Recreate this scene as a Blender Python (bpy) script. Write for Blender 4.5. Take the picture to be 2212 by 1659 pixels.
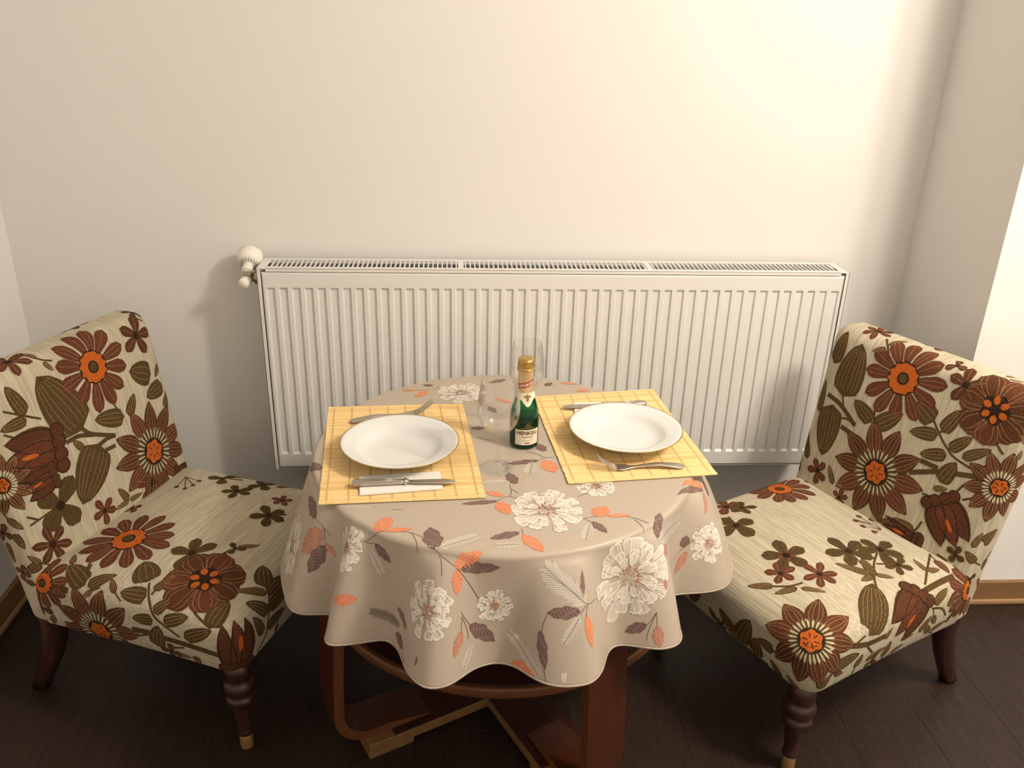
import bpy, bmesh, math, random
import numpy as np
from mathutils import Vector, Matrix
from mathutils.bvhtree import BVHTree

random.seed(7)
for o in list(bpy.data.objects):
    bpy.data.objects.remove(o, do_unlink=True)
scene = bpy.context.scene
COL = scene.collection
PI = math.pi

# ------------------------------------------------------------------ camera
FPX, YAW, PITCH, ROLL = 1842.84, -0.0700, -0.4095, -0.0269
CAM = np.array([-0.2741, -2.2032, 1.5158])


def cam_matrix():
    cy, sy = math.cos(YAW), math.sin(YAW)
    cp, sp = math.cos(PITCH), math.sin(PITCH)
    cr, sr = math.cos(ROLL), math.sin(ROLL)
    rz = np.array([[cy, -sy, 0], [sy, cy, 0], [0, 0, 1]])
    rx = np.array([[1, 0, 0], [0, cp, -sp], [0, sp, cp]])
    ry = np.array([[cr, 0, sr], [0, 1, 0], [-sr, 0, cr]])
    return rz @ rx @ ry


CM = cam_matrix()
cd = bpy.data.cameras.new('camera')
cam = bpy.data.objects.new('camera', cd)
COL.objects.link(cam)
cd.sensor_fit = 'HORIZONTAL'
cd.sensor_width = 36.0
cd.lens = FPX / 2212 * 36.0
cd.clip_start = 0.05
mw = Matrix.Identity(4)
for i in range(3):
    mw[i][0] = CM[i, 0]
    mw[i][1] = CM[i, 2]
    mw[i][2] = -CM[i, 1]
    mw[i][3] = CAM[i]
cam.matrix_world = mw
scene.camera = cam

# ------------------------------------------------------------------ world, lamps, exposure
w = bpy.data.worlds.new('room_ambient')
scene.world = w
w.use_nodes = True
bg = w.node_tree.nodes['Background']
bg.inputs[0].default_value = (0.96, 0.97, 1.0, 1)
bg.inputs[1].default_value = 1.0


def lamp(name, loc, power, radius, col):
    l = bpy.data.lights.new(name, 'POINT')
    l.energy = power
    l.shadow_soft_size = radius
    l.color = col
    o = bpy.data.objects.new(name, l)
    o.location = loc
    COL.objects.link(o)


lamp('ceiling_bulb', (1.22, -1.40, 2.36), 63, 0.10, (1.0, 0.90, 0.775))
lamp('ceiling_bulb', (1.50, -1.54, 2.36), 63, 0.10, (1.0, 0.90, 0.775))
vs = scene.view_settings
vs.view_transform = 'Standard'
vs.look = 'None'
vs.gamma = 1.0
vs.use_curve_mapping = False
vs.exposure = 0.0


# ------------------------------------------------------------------ pixel helpers
def ray(x, y):
    return CM @ np.array([(x - 1106) / FPX, 1.0, (829.5 - y) / FPX])


def at_z(x, y, z):
    d = ray(x, y)
    return Vector(CAM + d * (z - CAM[2]) / d[2])


def at_y(x, y, yy):
    d = ray(x, y)
    return Vector(CAM + d * (yy - CAM[1]) / d[1])


# ------------------------------------------------------------------ materials
def mat(name, col, rough=0.6, metal=0.0, noise=None, streak=None, bump=0.0, spec=0.5, coords='Object', **kw):
    """noise=(scale, colour2, amount); streak=(scale xyz) stretches the noise."""
    m = bpy.data.materials.new(name)
    m.use_nodes = True
    nt = m.node_tree
    b = nt.nodes['Principled BSDF']
    b.inputs['Base Color'].default_value = (*col, 1)
    b.inputs['Roughness'].default_value = rough
    b.inputs['Metallic'].default_value = metal
    b.inputs['Specular IOR Level'].default_value = spec
    for k, v in kw.items():
        b.inputs[k.replace('_', ' ')].default_value = v
    if noise:
        tc = nt.nodes.new('ShaderNodeTexCoord')
        mp = nt.nodes.new('ShaderNodeMapping')
        mp.inputs['Scale'].default_value = streak or (1, 1, 1)
        nt.links.new(tc.outputs[coords], mp.inputs[0])
        nz = nt.nodes.new('ShaderNodeTexNoise')
        nz.inputs['Scale'].default_value = noise[0]
        nz.inputs['Detail'].default_value = 4
        nz.inputs['Roughness'].default_value = 0.65
        nt.links.new(mp.outputs[0], nz.inputs['Vector'])
        cr = nt.nodes.new('ShaderNodeValToRGB')
        a = noise[2]
        cr.color_ramp.elements[0].position = 0.5 - a
        cr.color_ramp.elements[1].position = 0.5 + a
        cr.color_ramp.elements[0].color = (*noise[1], 1)
        cr.color_ramp.elements[1].color = (*col, 1)
        nt.links.new(nz.outputs['Fac'], cr.inputs[0])
        nt.links.new(cr.outputs[0], b.inputs['Base Color'])
        if bump:
            bp = nt.nodes.new('ShaderNodeBump')
            bp.inputs['Strength'].default_value = bump
            bp.inputs['Distance'].default_value = 0.002
            nt.links.new(nz.outputs['Fac'], bp.inputs['Height'])
            nt.links.new(bp.outputs[0], b.inputs['Normal'])
    return m


M = {}
M['wall'] = mat('wall_paint', (0.80, 0.778, 0.748), 0.85, noise=(260, (0.78, 0.757, 0.727), 0.2), bump=0.05, spec=0.2)
M['plank'] = mat('dark_oak_laminate', (0.038, 0.022, 0.015), 0.45, noise=(9, (0.016, 0.009, 0.006), 0.22), streak=(14, 1.2, 1), bump=0.15, spec=0.25)
M['subfloor'] = mat('floor_joint', (0.006, 0.005, 0.004), 0.8)
M['skirting'] = mat('oak_skirting', (0.26, 0.145, 0.060), 0.5, noise=(14, (0.18, 0.095, 0.038), 0.25), streak=(1, 1, 18))
M['skirting_light'] = mat('oak_bead', (0.36, 0.22, 0.105), 0.5, noise=(14, (0.28, 0.16, 0.07), 0.25), streak=(1, 1, 18))
M['enamel'] = mat('radiator_white_enamel', (0.77, 0.755, 0.72), 0.32, spec=0.4)
M['convector'] = mat('convector_grey_steel', (0.30, 0.29, 0.27), 0.6)
M['plastic'] = mat('thermostat_white_plastic', (0.84, 0.80, 0.72), 0.4)
M['slot'] = mat('dark_slot', (0.16, 0.14, 0.12), 0.8)
M['nickel'] = mat('nickel_fitting', (0.42, 0.36, 0.28), 0.35, 0.9)
M['mahogany'] = mat('mahogany_varnish', (0.115, 0.030, 0.012), 0.35, noise=(10, (0.065, 0.016, 0.007), 0.25), streak=(1, 1, 9))
M['table_dark'] = mat('table_dark_veneer', (0.045, 0.012, 0.006), 0.35, noise=(10, (0.026, 0.007, 0.004), 0.25), streak=(6, 1, 1))
M['table_face'] = mat('table_red_veneer', (0.070, 0.017, 0.005), 0.36, noise=(10, (0.045, 0.010, 0.003), 0.25), streak=(4, 4, 0.6))
M['table_edge'] = mat('table_bentwood_edge', (0.15, 0.052, 0.015), 0.42, noise=(16, (0.10, 0.033, 0.010), 0.25), streak=(3, 3, 3))
M['table_pale'] = mat('table_pale_edge', (0.23, 0.125, 0.043), 0.5, noise=(16, (0.15, 0.078, 0.026), 0.25), streak=(3, 3, 3))
M['legdark'] = mat('chair_leg_dark_varnish', (0.050, 0.018, 0.013), 0.28, noise=(12, (0.028, 0.010, 0.008), 0.25), streak=(4, 4, 1))
M['legtip'] = mat('chair_leg_worn_tip', (0.30, 0.17, 0.06), 0.5, noise=(40, (0.16, 0.09, 0.03), 0.25))
FAB, FAB2 = (0.60, 0.54, 0.405), (0.33, 0.28, 0.19)
M['fabric_seat'] = mat('slub_fabric_across', FAB, 0.9, noise=(6, FAB2, 0.24), streak=(34, 1.6, 34), bump=0.5, spec=0.15)
M['fabric_back'] = mat('slub_fabric_upright', FAB, 0.9, noise=(6, FAB2, 0.26), streak=(3, 30, 1.4), bump=0.5, spec=0.15)


def yarn(name, c, c2):
    return mat(name, c, 0.95, noise=(330, c2, 0.16), bump=0.9, spec=0.1)


M['y_rust'] = yarn('rust_chenille', (0.180, 0.060, 0.030), (0.075, 0.027, 0.014))
M['y_brown'] = yarn('brown_chenille', (0.135, 0.052, 0.023), (0.060, 0.024, 0.012))
M['y_olive'] = yarn('olive_brown_chenille', (0.130, 0.080, 0.030), (0.055, 0.034, 0.013))
M['y_orange'] = yarn('orange_chenille', (0.62, 0.150, 0.026), (0.36, 0.075, 0.013))
M['y_dark'] = yarn('dark_brown_chenille', (0.045, 0.026, 0.016), (0.022, 0.013, 0.009))
M['y_light'] = yarn('pale_outline_thread', (0.40, 0.26, 0.125), (0.25, 0.14, 0.06))
M['y_cream'] = yarn('cream_thread', (0.62, 0.55, 0.39), (0.46, 0.38, 0.24))
YK = ['y_rust', 'y_brown', 'y_olive', 'y_orange', 'y_dark', 'y_light', 'y_cream']

M['cloth'] = mat('taupe_satin', (0.47, 0.395, 0.315), 0.36, noise=(500, (0.445, 0.374, 0.297), 0.2), spec=0.35)
M['c_orange'] = mat('coral_weave', (0.72, 0.245, 0.115), 0.55, noise=(220, (0.60, 0.185, 0.085), 0.2), streak=(1, 4, 1))
M['c_brown'] = mat('plum_brown_weave', (0.190, 0.105, 0.085), 0.55, noise=(220, (0.135, 0.075, 0.062), 0.2), streak=(1, 4, 1))
M['c_pink'] = mat('dusky_rose_weave', (0.46, 0.215, 0.155), 0.55, noise=(220, (0.38, 0.17, 0.12), 0.2))
M['c_white'] = mat('ivory_thread', (0.80, 0.745, 0.655), 0.5)
M['c_stem'] = mat('thin_brown_thread', (0.135, 0.085, 0.065), 0.6)
M['c_shade'] = mat('beige_thread', (0.39, 0.32, 0.25), 0.5)
M['c_brown_light'] = mat('plum_brown_stripe', (0.36, 0.25, 0.205), 0.5)  # paler stripes woven across the plum-brown leaves
M['c_orange_light'] = mat('coral_stripe', (0.80, 0.40, 0.235), 0.5)  # paler stripes woven across the coral and rose leaves
CK = ['c_orange', 'c_brown', 'c_pink', 'c_white', 'c_stem', 'c_shade', 'c_brown_light', 'c_orange_light']

M['bamboo'] = mat('bamboo_slat', (0.92, 0.68, 0.325), 0.55, noise=(30, (0.80, 0.55, 0.235), 0.22), streak=(0.5, 12, 1))
M['bamboo2'] = mat('bamboo_slat_darker', (0.80, 0.55, 0.235), 0.55, noise=(30, (0.70, 0.45, 0.17), 0.22), streak=(0.5, 12, 1))
M['thread'] = mat('mat_binding_thread', (0.60, 0.41, 0.165), 0.8)
M['china'] = mat('white_china', (0.71, 0.715, 0.70), 0.12, spec=0.5)
M['gilt'] = mat('gilt_line', (0.50, 0.34, 0.13), 0.3, 0.7)
M['steel'] = mat('worn_steel', (0.50, 0.455, 0.40), 0.30, 0.95)
M['paper'] = mat('white_paper_napkin', (0.86, 0.845, 0.79), 0.9, noise=(300, (0.82, 0.80, 0.745), 0.2), bump=0.1)
def thin_glass():
    m = bpy.data.materials.new('clear_glass')
    m.use_nodes = True
    nt = m.node_tree
    nt.nodes.remove(nt.nodes['Principled BSDF'])
    tr = nt.nodes.new('ShaderNodeBsdfTransparent')
    tr.inputs[0].default_value = (0.985, 0.985, 0.98, 1)
    gl = nt.nodes.new('ShaderNodeBsdfGlossy')
    gl.inputs['Roughness'].default_value = 0.03
    lw = nt.nodes.new('ShaderNodeLayerWeight')
    lw.inputs['Blend'].default_value = 0.5
    pw_ = nt.nodes.new('ShaderNodeMath')
    pw_.operation = 'POWER'
    pw_.inputs[1].default_value = 2.8
    nt.links.new(lw.outputs['Facing'], pw_.inputs[0])
    fr = nt.nodes.new('ShaderNodeMath')
    fr.operation = 'MULTIPLY_ADD'
    fr.inputs[1].default_value = 0.72
    fr.inputs[2].default_value = 0.045
    nt.links.new(pw_.outputs[0], fr.inputs[0])
    mx = nt.nodes.new('ShaderNodeMixShader')
    nt.links.new(fr.outputs[0], mx.inputs[0])
    nt.links.new(tr.outputs[0], mx.inputs[1])
    nt.links.new(gl.outputs[0], mx.inputs[2])
    nt.links.new(mx.outputs[0], nt.nodes['Material Output'].inputs[0])
    return m


M['glass'] = thin_glass()
M['bottle'] = mat('green_bottle_glass', (0.015, 0.30, 0.085), 0.04, IOR=1.4, Transmission_Weight=0.93, spec=0.5)
M['wine'] = mat('dark_wine_in_bottle', (0.006, 0.010, 0.009), 0.08)
M['foil'] = mat('gold_foil', (0.58, 0.38, 0.125), 0.33, 0.85, noise=(90, (0.44, 0.27, 0.08), 0.25), bump=0.4)
M['foil_pale'] = mat('pale_gold_foil', (0.66, 0.48, 0.27), 0.40, 0.6)
M['label'] = mat('cream_label', (0.78, 0.71, 0.55), 0.6)
M['label_red'] = mat('red_label_band', (0.36, 0.020, 0.016), 0.5)
M['ink'] = mat('label_ink', (0.10, 0.065, 0.03), 0.6)
M['ink_gold'] = mat('label_gold_ink', (0.30, 0.19, 0.05), 0.5, 0.4)


# ------------------------------------------------------------------ object helpers
def new_obj(name, verts, faces, mats, parent=None, smooth=True, fmat=None, flat=None):
    me = bpy.data.meshes.new(name)
    me.from_pydata([tuple(v) for v in verts], [], faces)
    if not isinstance(mats, (list, tuple)):
        mats = [mats]
    for m_ in mats:
        me.materials.append(m_)
    if fmat is not None:
        me.polygons.foreach_set('material_index', fmat)
    me.polygons.foreach_set('use_smooth', [smooth] * len(me.polygons))
    me.update()
    o = bpy.data.objects.new(name, me)
    COL.objects.link(o)
    if parent:
        o.parent = parent
    return o


def bm_obj(name, bm, m, parent=None, smooth=False):
    me = bpy.data.meshes.new(name)
    bmesh.ops.recalc_face_normals(bm, faces=bm.faces)
    bm.to_mesh(me)
    bm.free()
    for k in (m if isinstance(m, (list, tuple)) else [m]):
        me.materials.append(k)
    if smooth:
        me.polygons.foreach_set('use_smooth', [True] * len(me.polygons))
    o = bpy.data.objects.new(name, me)
    COL.objects.link(o)
    if parent:
        o.parent = parent
    return o


def add_box(bm, lo, hi, bevel=0.0, mtx=None, seg=2):
    r = bmesh.ops.create_cube(bm, size=1.0)
    vs_ = r['verts']
    for v in vs_:
        v.co = Vector([lo[i] + (v.co[i] + 0.5) * (hi[i] - lo[i]) for i in range(3)])
    if bevel:
        es = list({e for v in vs_ for e in v.link_edges})
        g = bmesh.ops.bevel(bm, geom=es, offset=bevel, segments=seg, profile=0.5, affect='EDGES')
        vs_ = list(set(g['verts']) | {v for v in vs_ if v.is_valid})
    if mtx is not None:
        for v in vs_:
            if v.is_valid:
                v.co = mtx @ v.co
    return vs_


def box(name, lo, hi, m, parent=None, bevel=0.0, mtx=None):
    bm = bmesh.new()
    add_box(bm, lo, hi, bevel, mtx)
    return bm_obj(name, bm, m, parent)


def lathe_data(prof, n=64, close_bottom=True, close_top=False):
    V, F = [], []
    for r, z in prof:
        for k in range(n):
            a = 2 * PI * k / n
            V.append((r * math.cos(a), r * math.sin(a), z))
    for i in range(len(prof) - 1):
        for k in range(n):
            a, b = i * n + k, i * n + (k + 1) % n
            F.append((a, b, b + n, a + n))
    if close_bottom:
        F.append(tuple(range(n - 1, -1, -1)))
    if close_top:
        F.append(tuple((len(prof) - 1) * n + k for k in range(n)))
    return V, F


def lathe(name, prof, m, parent=None, n=64, mtx=None, close_bottom=True, close_top=False):
    V, F = lathe_data(prof, n, close_bottom, close_top)
    if mtx is not None:
        V = [mtx @ Vector(v) for v in V]
    return new_obj(name, V, F, m, parent)


def thing(name, label, cat, loc=(0, 0, 0), group=None):
    o = bpy.data.objects.new(name, None)
    o.empty_display_size = 0.05
    COL.objects.link(o)
    o.location = loc
    tag(o, label, cat, group)
    return o


def tag(o, label=None, cat=None, group=None, kind=None):
    if label:
        o['label'] = label
    if cat:
        o['category'] = cat
    if group:
        o['group'] = group
    if kind:
        o['kind'] = kind
    return o


def struct(o, label, cat):
    return tag(o, label, cat, kind='structure')


def catmull(pts, n):
    """smooth resample of a list of Vectors / numbers"""
    P = [pts[0]] + list(pts) + [pts[-1]]
    out = []
    m_ = len(pts) - 1
    for i in range(n):
        t = i / (n - 1) * m_
        k = min(int(t), m_ - 1)
        u = t - k
        a, b, c, d = P[k], P[k + 1], P[k + 2], P[k + 3]
        out.append(0.5 * ((2 * b) + (c - a) * u + (2 * a - 5 * b + 4 * c - d) * u * u + (3 * b - a - 3 * c + d) * u ** 3))
    return out


# ------------------------------------------------------------------ room
XL, XR, YB, YF = -1.478, 1.0225, 0.13, -0.283
struct(box('wall_back', (-1.7, YB, -0.05), (1.3, YB + 0.12, 2.6), M['wall']), 'white painted wall behind the radiator', 'wall')
struct(box('wall_left', (XL - 0.12, -3.2, -0.05), (XL, YB, 2.6), M['wall']), 'white painted wall beside the left chair', 'wall')
struct(box('wall_right', (XR, YF, -0.05), (3.0, YB, 2.6), M['wall']), 'white wall pier stepping forward beside the right chair', 'wall')
struct(box('ceiling', (XL - 0.12, -3.2, 2.6), (3.0, YB + 0.12, 2.7), M['wall']), 'white painted ceiling above the view', 'ceiling')
struct(box('wall_front', (XL - 0.12, -3.3, -0.05), (3.1, -3.2, 2.6), M['wall']), 'white painted wall behind the viewer', 'wall')
struct(box('wall_side', (3.0, -3.2, -0.05), (3.1, YB, 2.6), M['wall']), 'white painted wall at the far right of the room', 'wall')
floor = struct(box('floor', (XL - 0.1, -3.2, -0.05), (3.0, YB, -0.004), M['subfloor']), 'dark brown plank floor', 'floor')
pw, plen = 0.192, 1.29
shared = []
for v in range(3):
    bm = bmesh.new()
    add_box(bm, (0.0002, 0.0002, -0.006), (pw - 0.0002, plen - 0.0002, 0.0), 0.0005, seg=1)
    bmesh.ops.recalc_face_normals(bm, faces=bm.faces)
    me = bpy.data.meshes.new('plank')
    bm.to_mesh(me)
    bm.free()
    me.materials.append(M['plank'])
    shared.append(me)
nx = 0
x = XL
while x < 2.6:
    y0 = YB - [0.35, 0.85, 0.1, 1.1, 0.6][nx % 5]
    y = y0
    row = []
    yy = y0
    while yy > -2.6:
        row.append(yy - plen)
        yy -= plen
    row.append(y0)
    for yb in row:
        a, b = yb, min(yb + plen, YB)
        xe = x + pw
        if b - a < 0.05:
            continue
        o = bpy.data.objects.new('plank', shared[(nx * 3 + len(row)) % 3])
        o.location = (x, a, 0)
        o.scale = ((xe - x) / pw, (b - a) / plen, 1)
        o.parent = floor
        COL.objects.link(o)
    x += pw
    nx += 1


def skirting(name, p0, p1, nrm, label):
    p0, p1, nrm = Vector(p0), Vector(p1), Vector(nrm)
    d = p1 - p0
    mtx = Matrix.Translation(p0) @ Matrix((d.normalized(), nrm, Vector((0, 0, 1)))).transposed().to_4x4()
    o = box(name, (0, 0, 0.0), (d.length, 0.013, 0.072), M['skirting'], None, 0.003, mtx)
    struct(o, label, 'baseboard')
    box('bead', (0, 0.0128, 0.0), (d.length, 0.024, 0.017), M['skirting_light'], o, 0.005, mtx)
    return o


skirting('baseboard_left', (XL, -2.4, 0), (XL, YB, 0), (1, 0, 0), 'brown wooden baseboard along the left wall')
skirting('baseboard_back', (XL + 0.024, YB, 0), (XR - 0.024, YB, 0), (0, -1, 0), 'brown wooden baseboard below the radiator')
skirting('baseboard_right', (XR, YF, 0), (2.2, YF, 0), (0, -1, 0), 'brown wooden baseboard with pale bead at the right pier')
skirting('baseboard_return', (XR, YF, 0), (XR, YB, 0), (-1, 0, 0), 'brown wooden baseboard on the side of the pier')

# ------------------------------------------------------------------ radiator
RB, RT = 0.288, 0.888
rad = thing('radiator', 'long white ribbed panel radiator on the back wall', 'radiator', (0, 0.05, RB))


def rp(o):
    o.parent = rad
    o.matrix_parent_inverse = Matrix.Translation((0, -0.05, -RB))
    return o


def ribbed_panel():
    pitch, n = 1.0 / 30, 47
    x0, x1 = -0.788, 0.788
    z0, z1 = RB + 0.006, RT - 0.011
    dep, hw, sl = 0.0052, 0.0100, 0.0040
    xs, ds = [x0, x0 + 0.004], [0, 0]
    for i in range(n):
        c = (i - (n - 1) / 2) * pitch
        xs += [c - hw - sl / 2, c - hw - sl / 4, c - hw + sl / 4, c - hw + sl / 2, c + hw - sl / 2, c + hw - sl / 4, c + hw + sl / 4, c + hw + sl / 2]
        ds += [0, 0.08, 0.92, 1, 1, 0.92, 0.08, 0]
    xs += [x1 - 0.004, x1]
    ds += [0, 0]
    zt, zb = z1 - 0.040, z0 + 0.042
    zs = [z0 - 0.0, z0 + 0.004, zb, zb + 0.002, zb + 0.007, zb + 0.009, zt - 0.009, zt - 0.007, zt - 0.002, zt, z1 - 0.004, z1]
    zd = [0, 0, 0, 0.1, 0.9, 1, 1, 0.9, 0.1, 0, 0, 0]
    V, F = [], []
    for z, q in zip(zs, zd):
        for x_, d in zip(xs, ds):
            y_ = dep * min(q, d)
            if z in (z0, z1) or x_ in (x0, x1):
                y_ = 0.004
            V.append((x_, y_, z))
    nxs = len(xs)
    for i in range(len(zs) - 1):
        for j in range(nxs - 1):
            a = i * nxs + j
            F.append((a, a + 1, a + 1 + nxs, a + nxs))
    # return flanges
    base = len(V)
    for x_, z in ((x0, z0), (x1, z0), (x1, z1), (x0, z1)):
        V.append((x_, 0.004, z))
        V.append((x_, 0.016, z))
    for k in range(4):
        a, b = base + 2 * k, base + 2 * ((k + 1) % 4)
        F.append((a, b, b + 1, a + 1))
    return V, F


V, F = ribbed_panel()
rp(new_obj('front_panel', V, F, M['enamel'], smooth=False))
for s in (-1, 1):
    bm = bmesh.new()
    add_box(bm, (s * 0.8 if s < 0 else 0.797, 0.0, RB), (-0.797 if s < 0 else 0.8, 0.104, RT), 0.001)
    add_box(bm, (-0.8 if s < 0 else 0.790, 0.0, RB), (-0.790 if s < 0 else 0.8, 0.003, RT), 0.001)
    add_box(bm, (-0.8 if s < 0 else 0.776, 0.0, RT - 0.002), (-0.776 if s < 0 else 0.8, 0.104, RT), 0.0005)
    rp(bm_obj('side_cover', bm, M['enamel']))
bm = bmesh.new()
add_box(bm, (-0.776, 0.0, RT - 0.009), (0.776, 0.0016, RT), 0.0005)
add_box(bm, (-0.776, 0.0, RT - 0.0016), (0.776, 0.020, RT), 0.0005)
add_box(bm, (-0.776, 0.090, RT - 0.0016), (0.776, 0.104, RT), 0.0005)
gp = 0.01255
k = int(0.776 / gp)
for i in range(-k, k + 1):
    x_ = i * gp
    wd = 0.0017
    if i in (-21, 20):
        wd = 0.0075
    add_box(bm, (x_ - wd, 0.019, RT - 0.006), (x_ + wd, 0.091, RT - 0.0002))
rp(bm_obj('top_grille', bm, M['enamel']))
# convector sheet inside, corrugated
V, F = [], []
nn = 190
for i in range(nn):
    x_ = -0.785 + 1.57 * i / (nn - 1)
    y_ = 0.030 if (i // 2) % 2 else 0.075
    V += [(x_, y_, RB + 0.03), (x_, y_, RT - 0.03)]
for i in range(nn - 1):
    F.append((2 * i, 2 * i + 2, 2 * i + 3, 2 * i + 1))
rp(new_obj('convector', V, F, M['convector'], smooth=False))
rp(box('back_panel', (-0.787, 0.092, RB + 0.004), (0.787, 0.100, RT - 0.012), M['convector'], None, 0.002))
rp(box('bottom_rail', (-0.79, 0.006, RB), (0.79, 0.010, RB + 0.004), M['enamel'], None, 0.0008))
for x_ in (-0.55, 0.0, 0.55):
    rp(box('wall_bracket', (x_ - 0.02, 0.100, RB + 0.05), (x_ + 0.02, YB, RT - 0.08), M['convector'], None, 0.002))


def orient(p, d):
    d = Vector(d).normalized()
    return Matrix.Translation(Vector(p)) @ d.to_track_quat('Z', 'Y').to_matrix().to_4x4()


valve = rp(lathe('valve', [(0.0, -0.004), (0.012, -0.004), (0.0125, 0.030), (0.010, 0.034), (0.0, 0.034)], M['nickel'], mtx=orient((-0.797, 0.052, RT - 0.040), (-1, 0, 0)), n=24))
valve_nut = lathe('union_nut', [(0.0, 0), (0.0185, 0), (0.0185, 0.015), (0.0, 0.015)], M['nickel'], valve, mtx=orient((-0.800, 0.052, RT - 0.040), (-1, 0, 0)), n=6)
valve_nut.data.polygons.foreach_set('use_smooth', [False] * len(valve_nut.data.polygons))
lathe('valve_body', [(0.0, 0.0), (0.0105, 0.0), (0.0125, 0.004), (0.0125, 0.022), (0.0105, 0.030), (0.0, 0.030)], M['nickel'], valve, mtx=orient((-0.831, 0.042, RT - 0.048), (0, -0.1, 1)), n=24)
# thermostat head: seen from its collar end, the drum leaning back towards the wall
hp = Vector((-0.832, 0.036, RT - 0.020))
hd = Vector((0.02, 0.83, 0.50))
hm = orient(hp, hd)
lathe('head_collar', [(0.0, 0.0), (0.0135, 0.0), (0.0150, 0.003), (0.0150, 0.015), (0.0130, 0.019), (0.0130, 0.026)], M['plastic'], valve, mtx=hm, n=32)
head = lathe('thermostat_head', [(0.012, 0.024), (0.017, 0.025), (0.027, 0.030), (0.0315, 0.036), (0.0330, 0.044), (0.0330, 0.060), (0.0300, 0.070), (0.020, 0.075), (0.0, 0.076)], M['plastic'], valve, mtx=hm, n=40, close_bottom=False)
for kk in range(18):
    mt = hm @ Matrix.Rotation(2 * PI * kk / 18, 4, 'Z') @ Matrix.Translation((0.0155, 0, 0.0236)) @ Matrix.Rotation(math.radians(-26), 4, 'Y')
    box('vent_slot', (0.0, -0.0007, 0.0), (0.0105, 0.0007, 0.0016), M['slot'], valve, 0, mt)
lathe('drain_cap', [(0.0, 0.0), (0.010, 0.0), (0.013, 0.006), (0.0145, 0.014), (0.0150, 0.024), (0.0138, 0.030), (0.010, 0.034), (0.0, 0.0355)], M['plastic'], valve, mtx=orient((-0.831, 0.040, RT - 0.040), (-0.30, -0.85, -0.25)), n=32)

# ------------------------------------------------------------------ table
TC = Vector((-0.174, -0.572, 0))
TR, TZ = 0.400, 0.655
tab = thing('round_table', 'round reddish wooden table with bentwood legs under the cloth', 'table', TC)
lathe('tabletop', [(0.0, TZ - 0.030), (TR - 0.006, TZ - 0.030), (TR, TZ - 0.024), (TR, TZ - 0.006), (TR - 0.006, TZ), (0.0, TZ)], M['table_dark'], tab, n=96)
sh = lathe('shelf', [(0.0, 0.337), (0.386, 0.337), (0.388, 0.352), (0.386, 0.354), (0.0, 0.354)], M['table_dark'], tab, n=96)
lathe('shelf_edge', [(0.386, 0.333), (0.398, 0.333), (0.400, 0.336), (0.400, 0.353), (0.398, 0.356), (0.386, 0.356), (0.386, 0.333)], M['table_edge'], sh, n=96, close_bottom=False)
ANG = math.radians(207)
for q in range(4):
    a = ANG + q * PI / 2
    rm = Matrix.Rotation(a, 4, 'Z')
    ro, th, rad_b, hw = 0.428, 0.022, 0.085, 0.045
    # outer and inner path (r, z) of the bent board
    zt, zb = TZ - 0.031, 0.040
    path = [(0.399, zt, 1, 0), (0.4005, 0.52, 1, 0), (0.408, 0.44, 1, 0), (0.4165, 0.34, 1, 0), (0.425, 0.22, 1, 0), (ro, zb + rad_b, 1, 0)]
    for s in range(1, 11):
        t = s / 10 * PI / 2
        path.append((ro - rad_b + rad_b * math.cos(t), zb + rad_b - rad_b * math.sin(t), math.cos(t), -math.sin(t)))
    path += [(0.30, zb, 0, -1), (0.205, zb, 0, -1)]
    V, F, FM = [], [], []
    n = len(path)
    for i, (r, z, nr, nz) in enumerate(path):
        tk = th if i < n - 1 else 0.004
        for (rr, zz) in ((r, z), (r - nr * tk, z - nz * tk)):
            for sgn in (-1, 1):
                V.append(rm @ Vector((rr, sgn * hw, zz)))
    for i in range(n - 1):
        b0, b1 = 4 * i, 4 * (i + 1)
        F += [(b0, b0 + 1, b1 + 1, b1), (b0 + 2, b1 + 2, b1 + 3, b0 + 3), (b0, b1, b1 + 2, b0 + 2), (b0 + 1, b0 + 3, b1 + 3, b1 + 1)]
        FM += [0, 0, 1, 1]
    F += [(0, 2, 3, 1), (4 * n - 4, 4 * n - 3, 4 * n - 1, 4 * n - 2)]
    FM += [1, 1]
    o = new_obj('leg', V, F, [M['table_face'], M['table_edge']], tab, smooth=False, fmat=FM)
    # base arm and its foot pad
    bm = bmesh.new()
    add_box(bm, (0.0 if q % 2 == 0 else 0.066, -0.066, 0.014), (0.362, 0.066, 0.040), 0.002, rm)
    arm = bm_obj('base_arm', bm, M['table_pale'], tab)
    box('arm_top', (0.0 if q % 2 == 0 else 0.066, -0.0655, 0.0395), (0.30, 0.0655, 0.0425), M['table_dark'], arm, 0.0005, rm)
    box('foot_pad', (0.255, -0.066, 0.0), (0.362, 0.066, 0.0139), M['table_pale'], arm, 0.002, rm)

# ------------------------------------------------------------------ tablecloth
HEMZ = 0.438
hem_ctrl = [(0, .440), (14, .492), (30, .425), (47, .490), (64, .424), (82, .492), (100, .425), (118, .488), (136, .424),
            (153, .490), (168, .440), (180, .462), (192, .482), (205, .492), (211, .500), (214.5, .490), (218, .438), (220.5, .436), (223.5, .485), (227, .503), (230.5, .470),
            (236, .419), (241, .430), (247, .482), (252, .507), (256.5, .490), (260.5, .437), (266, .418), (270.5, .428), (275.5, .475),
            (280, .492), (286, .497), (290, .474), (293.5, .436), (297.5, .424), (301, .446), (305, .483), (309.5, .496), (313, .484), (317, .440),
            (321, .410), (326, .410), (329, .445), (333, .490), (337, .507), (345, .510), (352, .500), (360, .440)]
ha = np.array([c[0] for c in hem_ctrl], float)
hr = np.array([c[1] for c in hem_ctrl], float)


def hem_r(deg):
    return float(np.interp(deg % 360, ha, hr))


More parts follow.
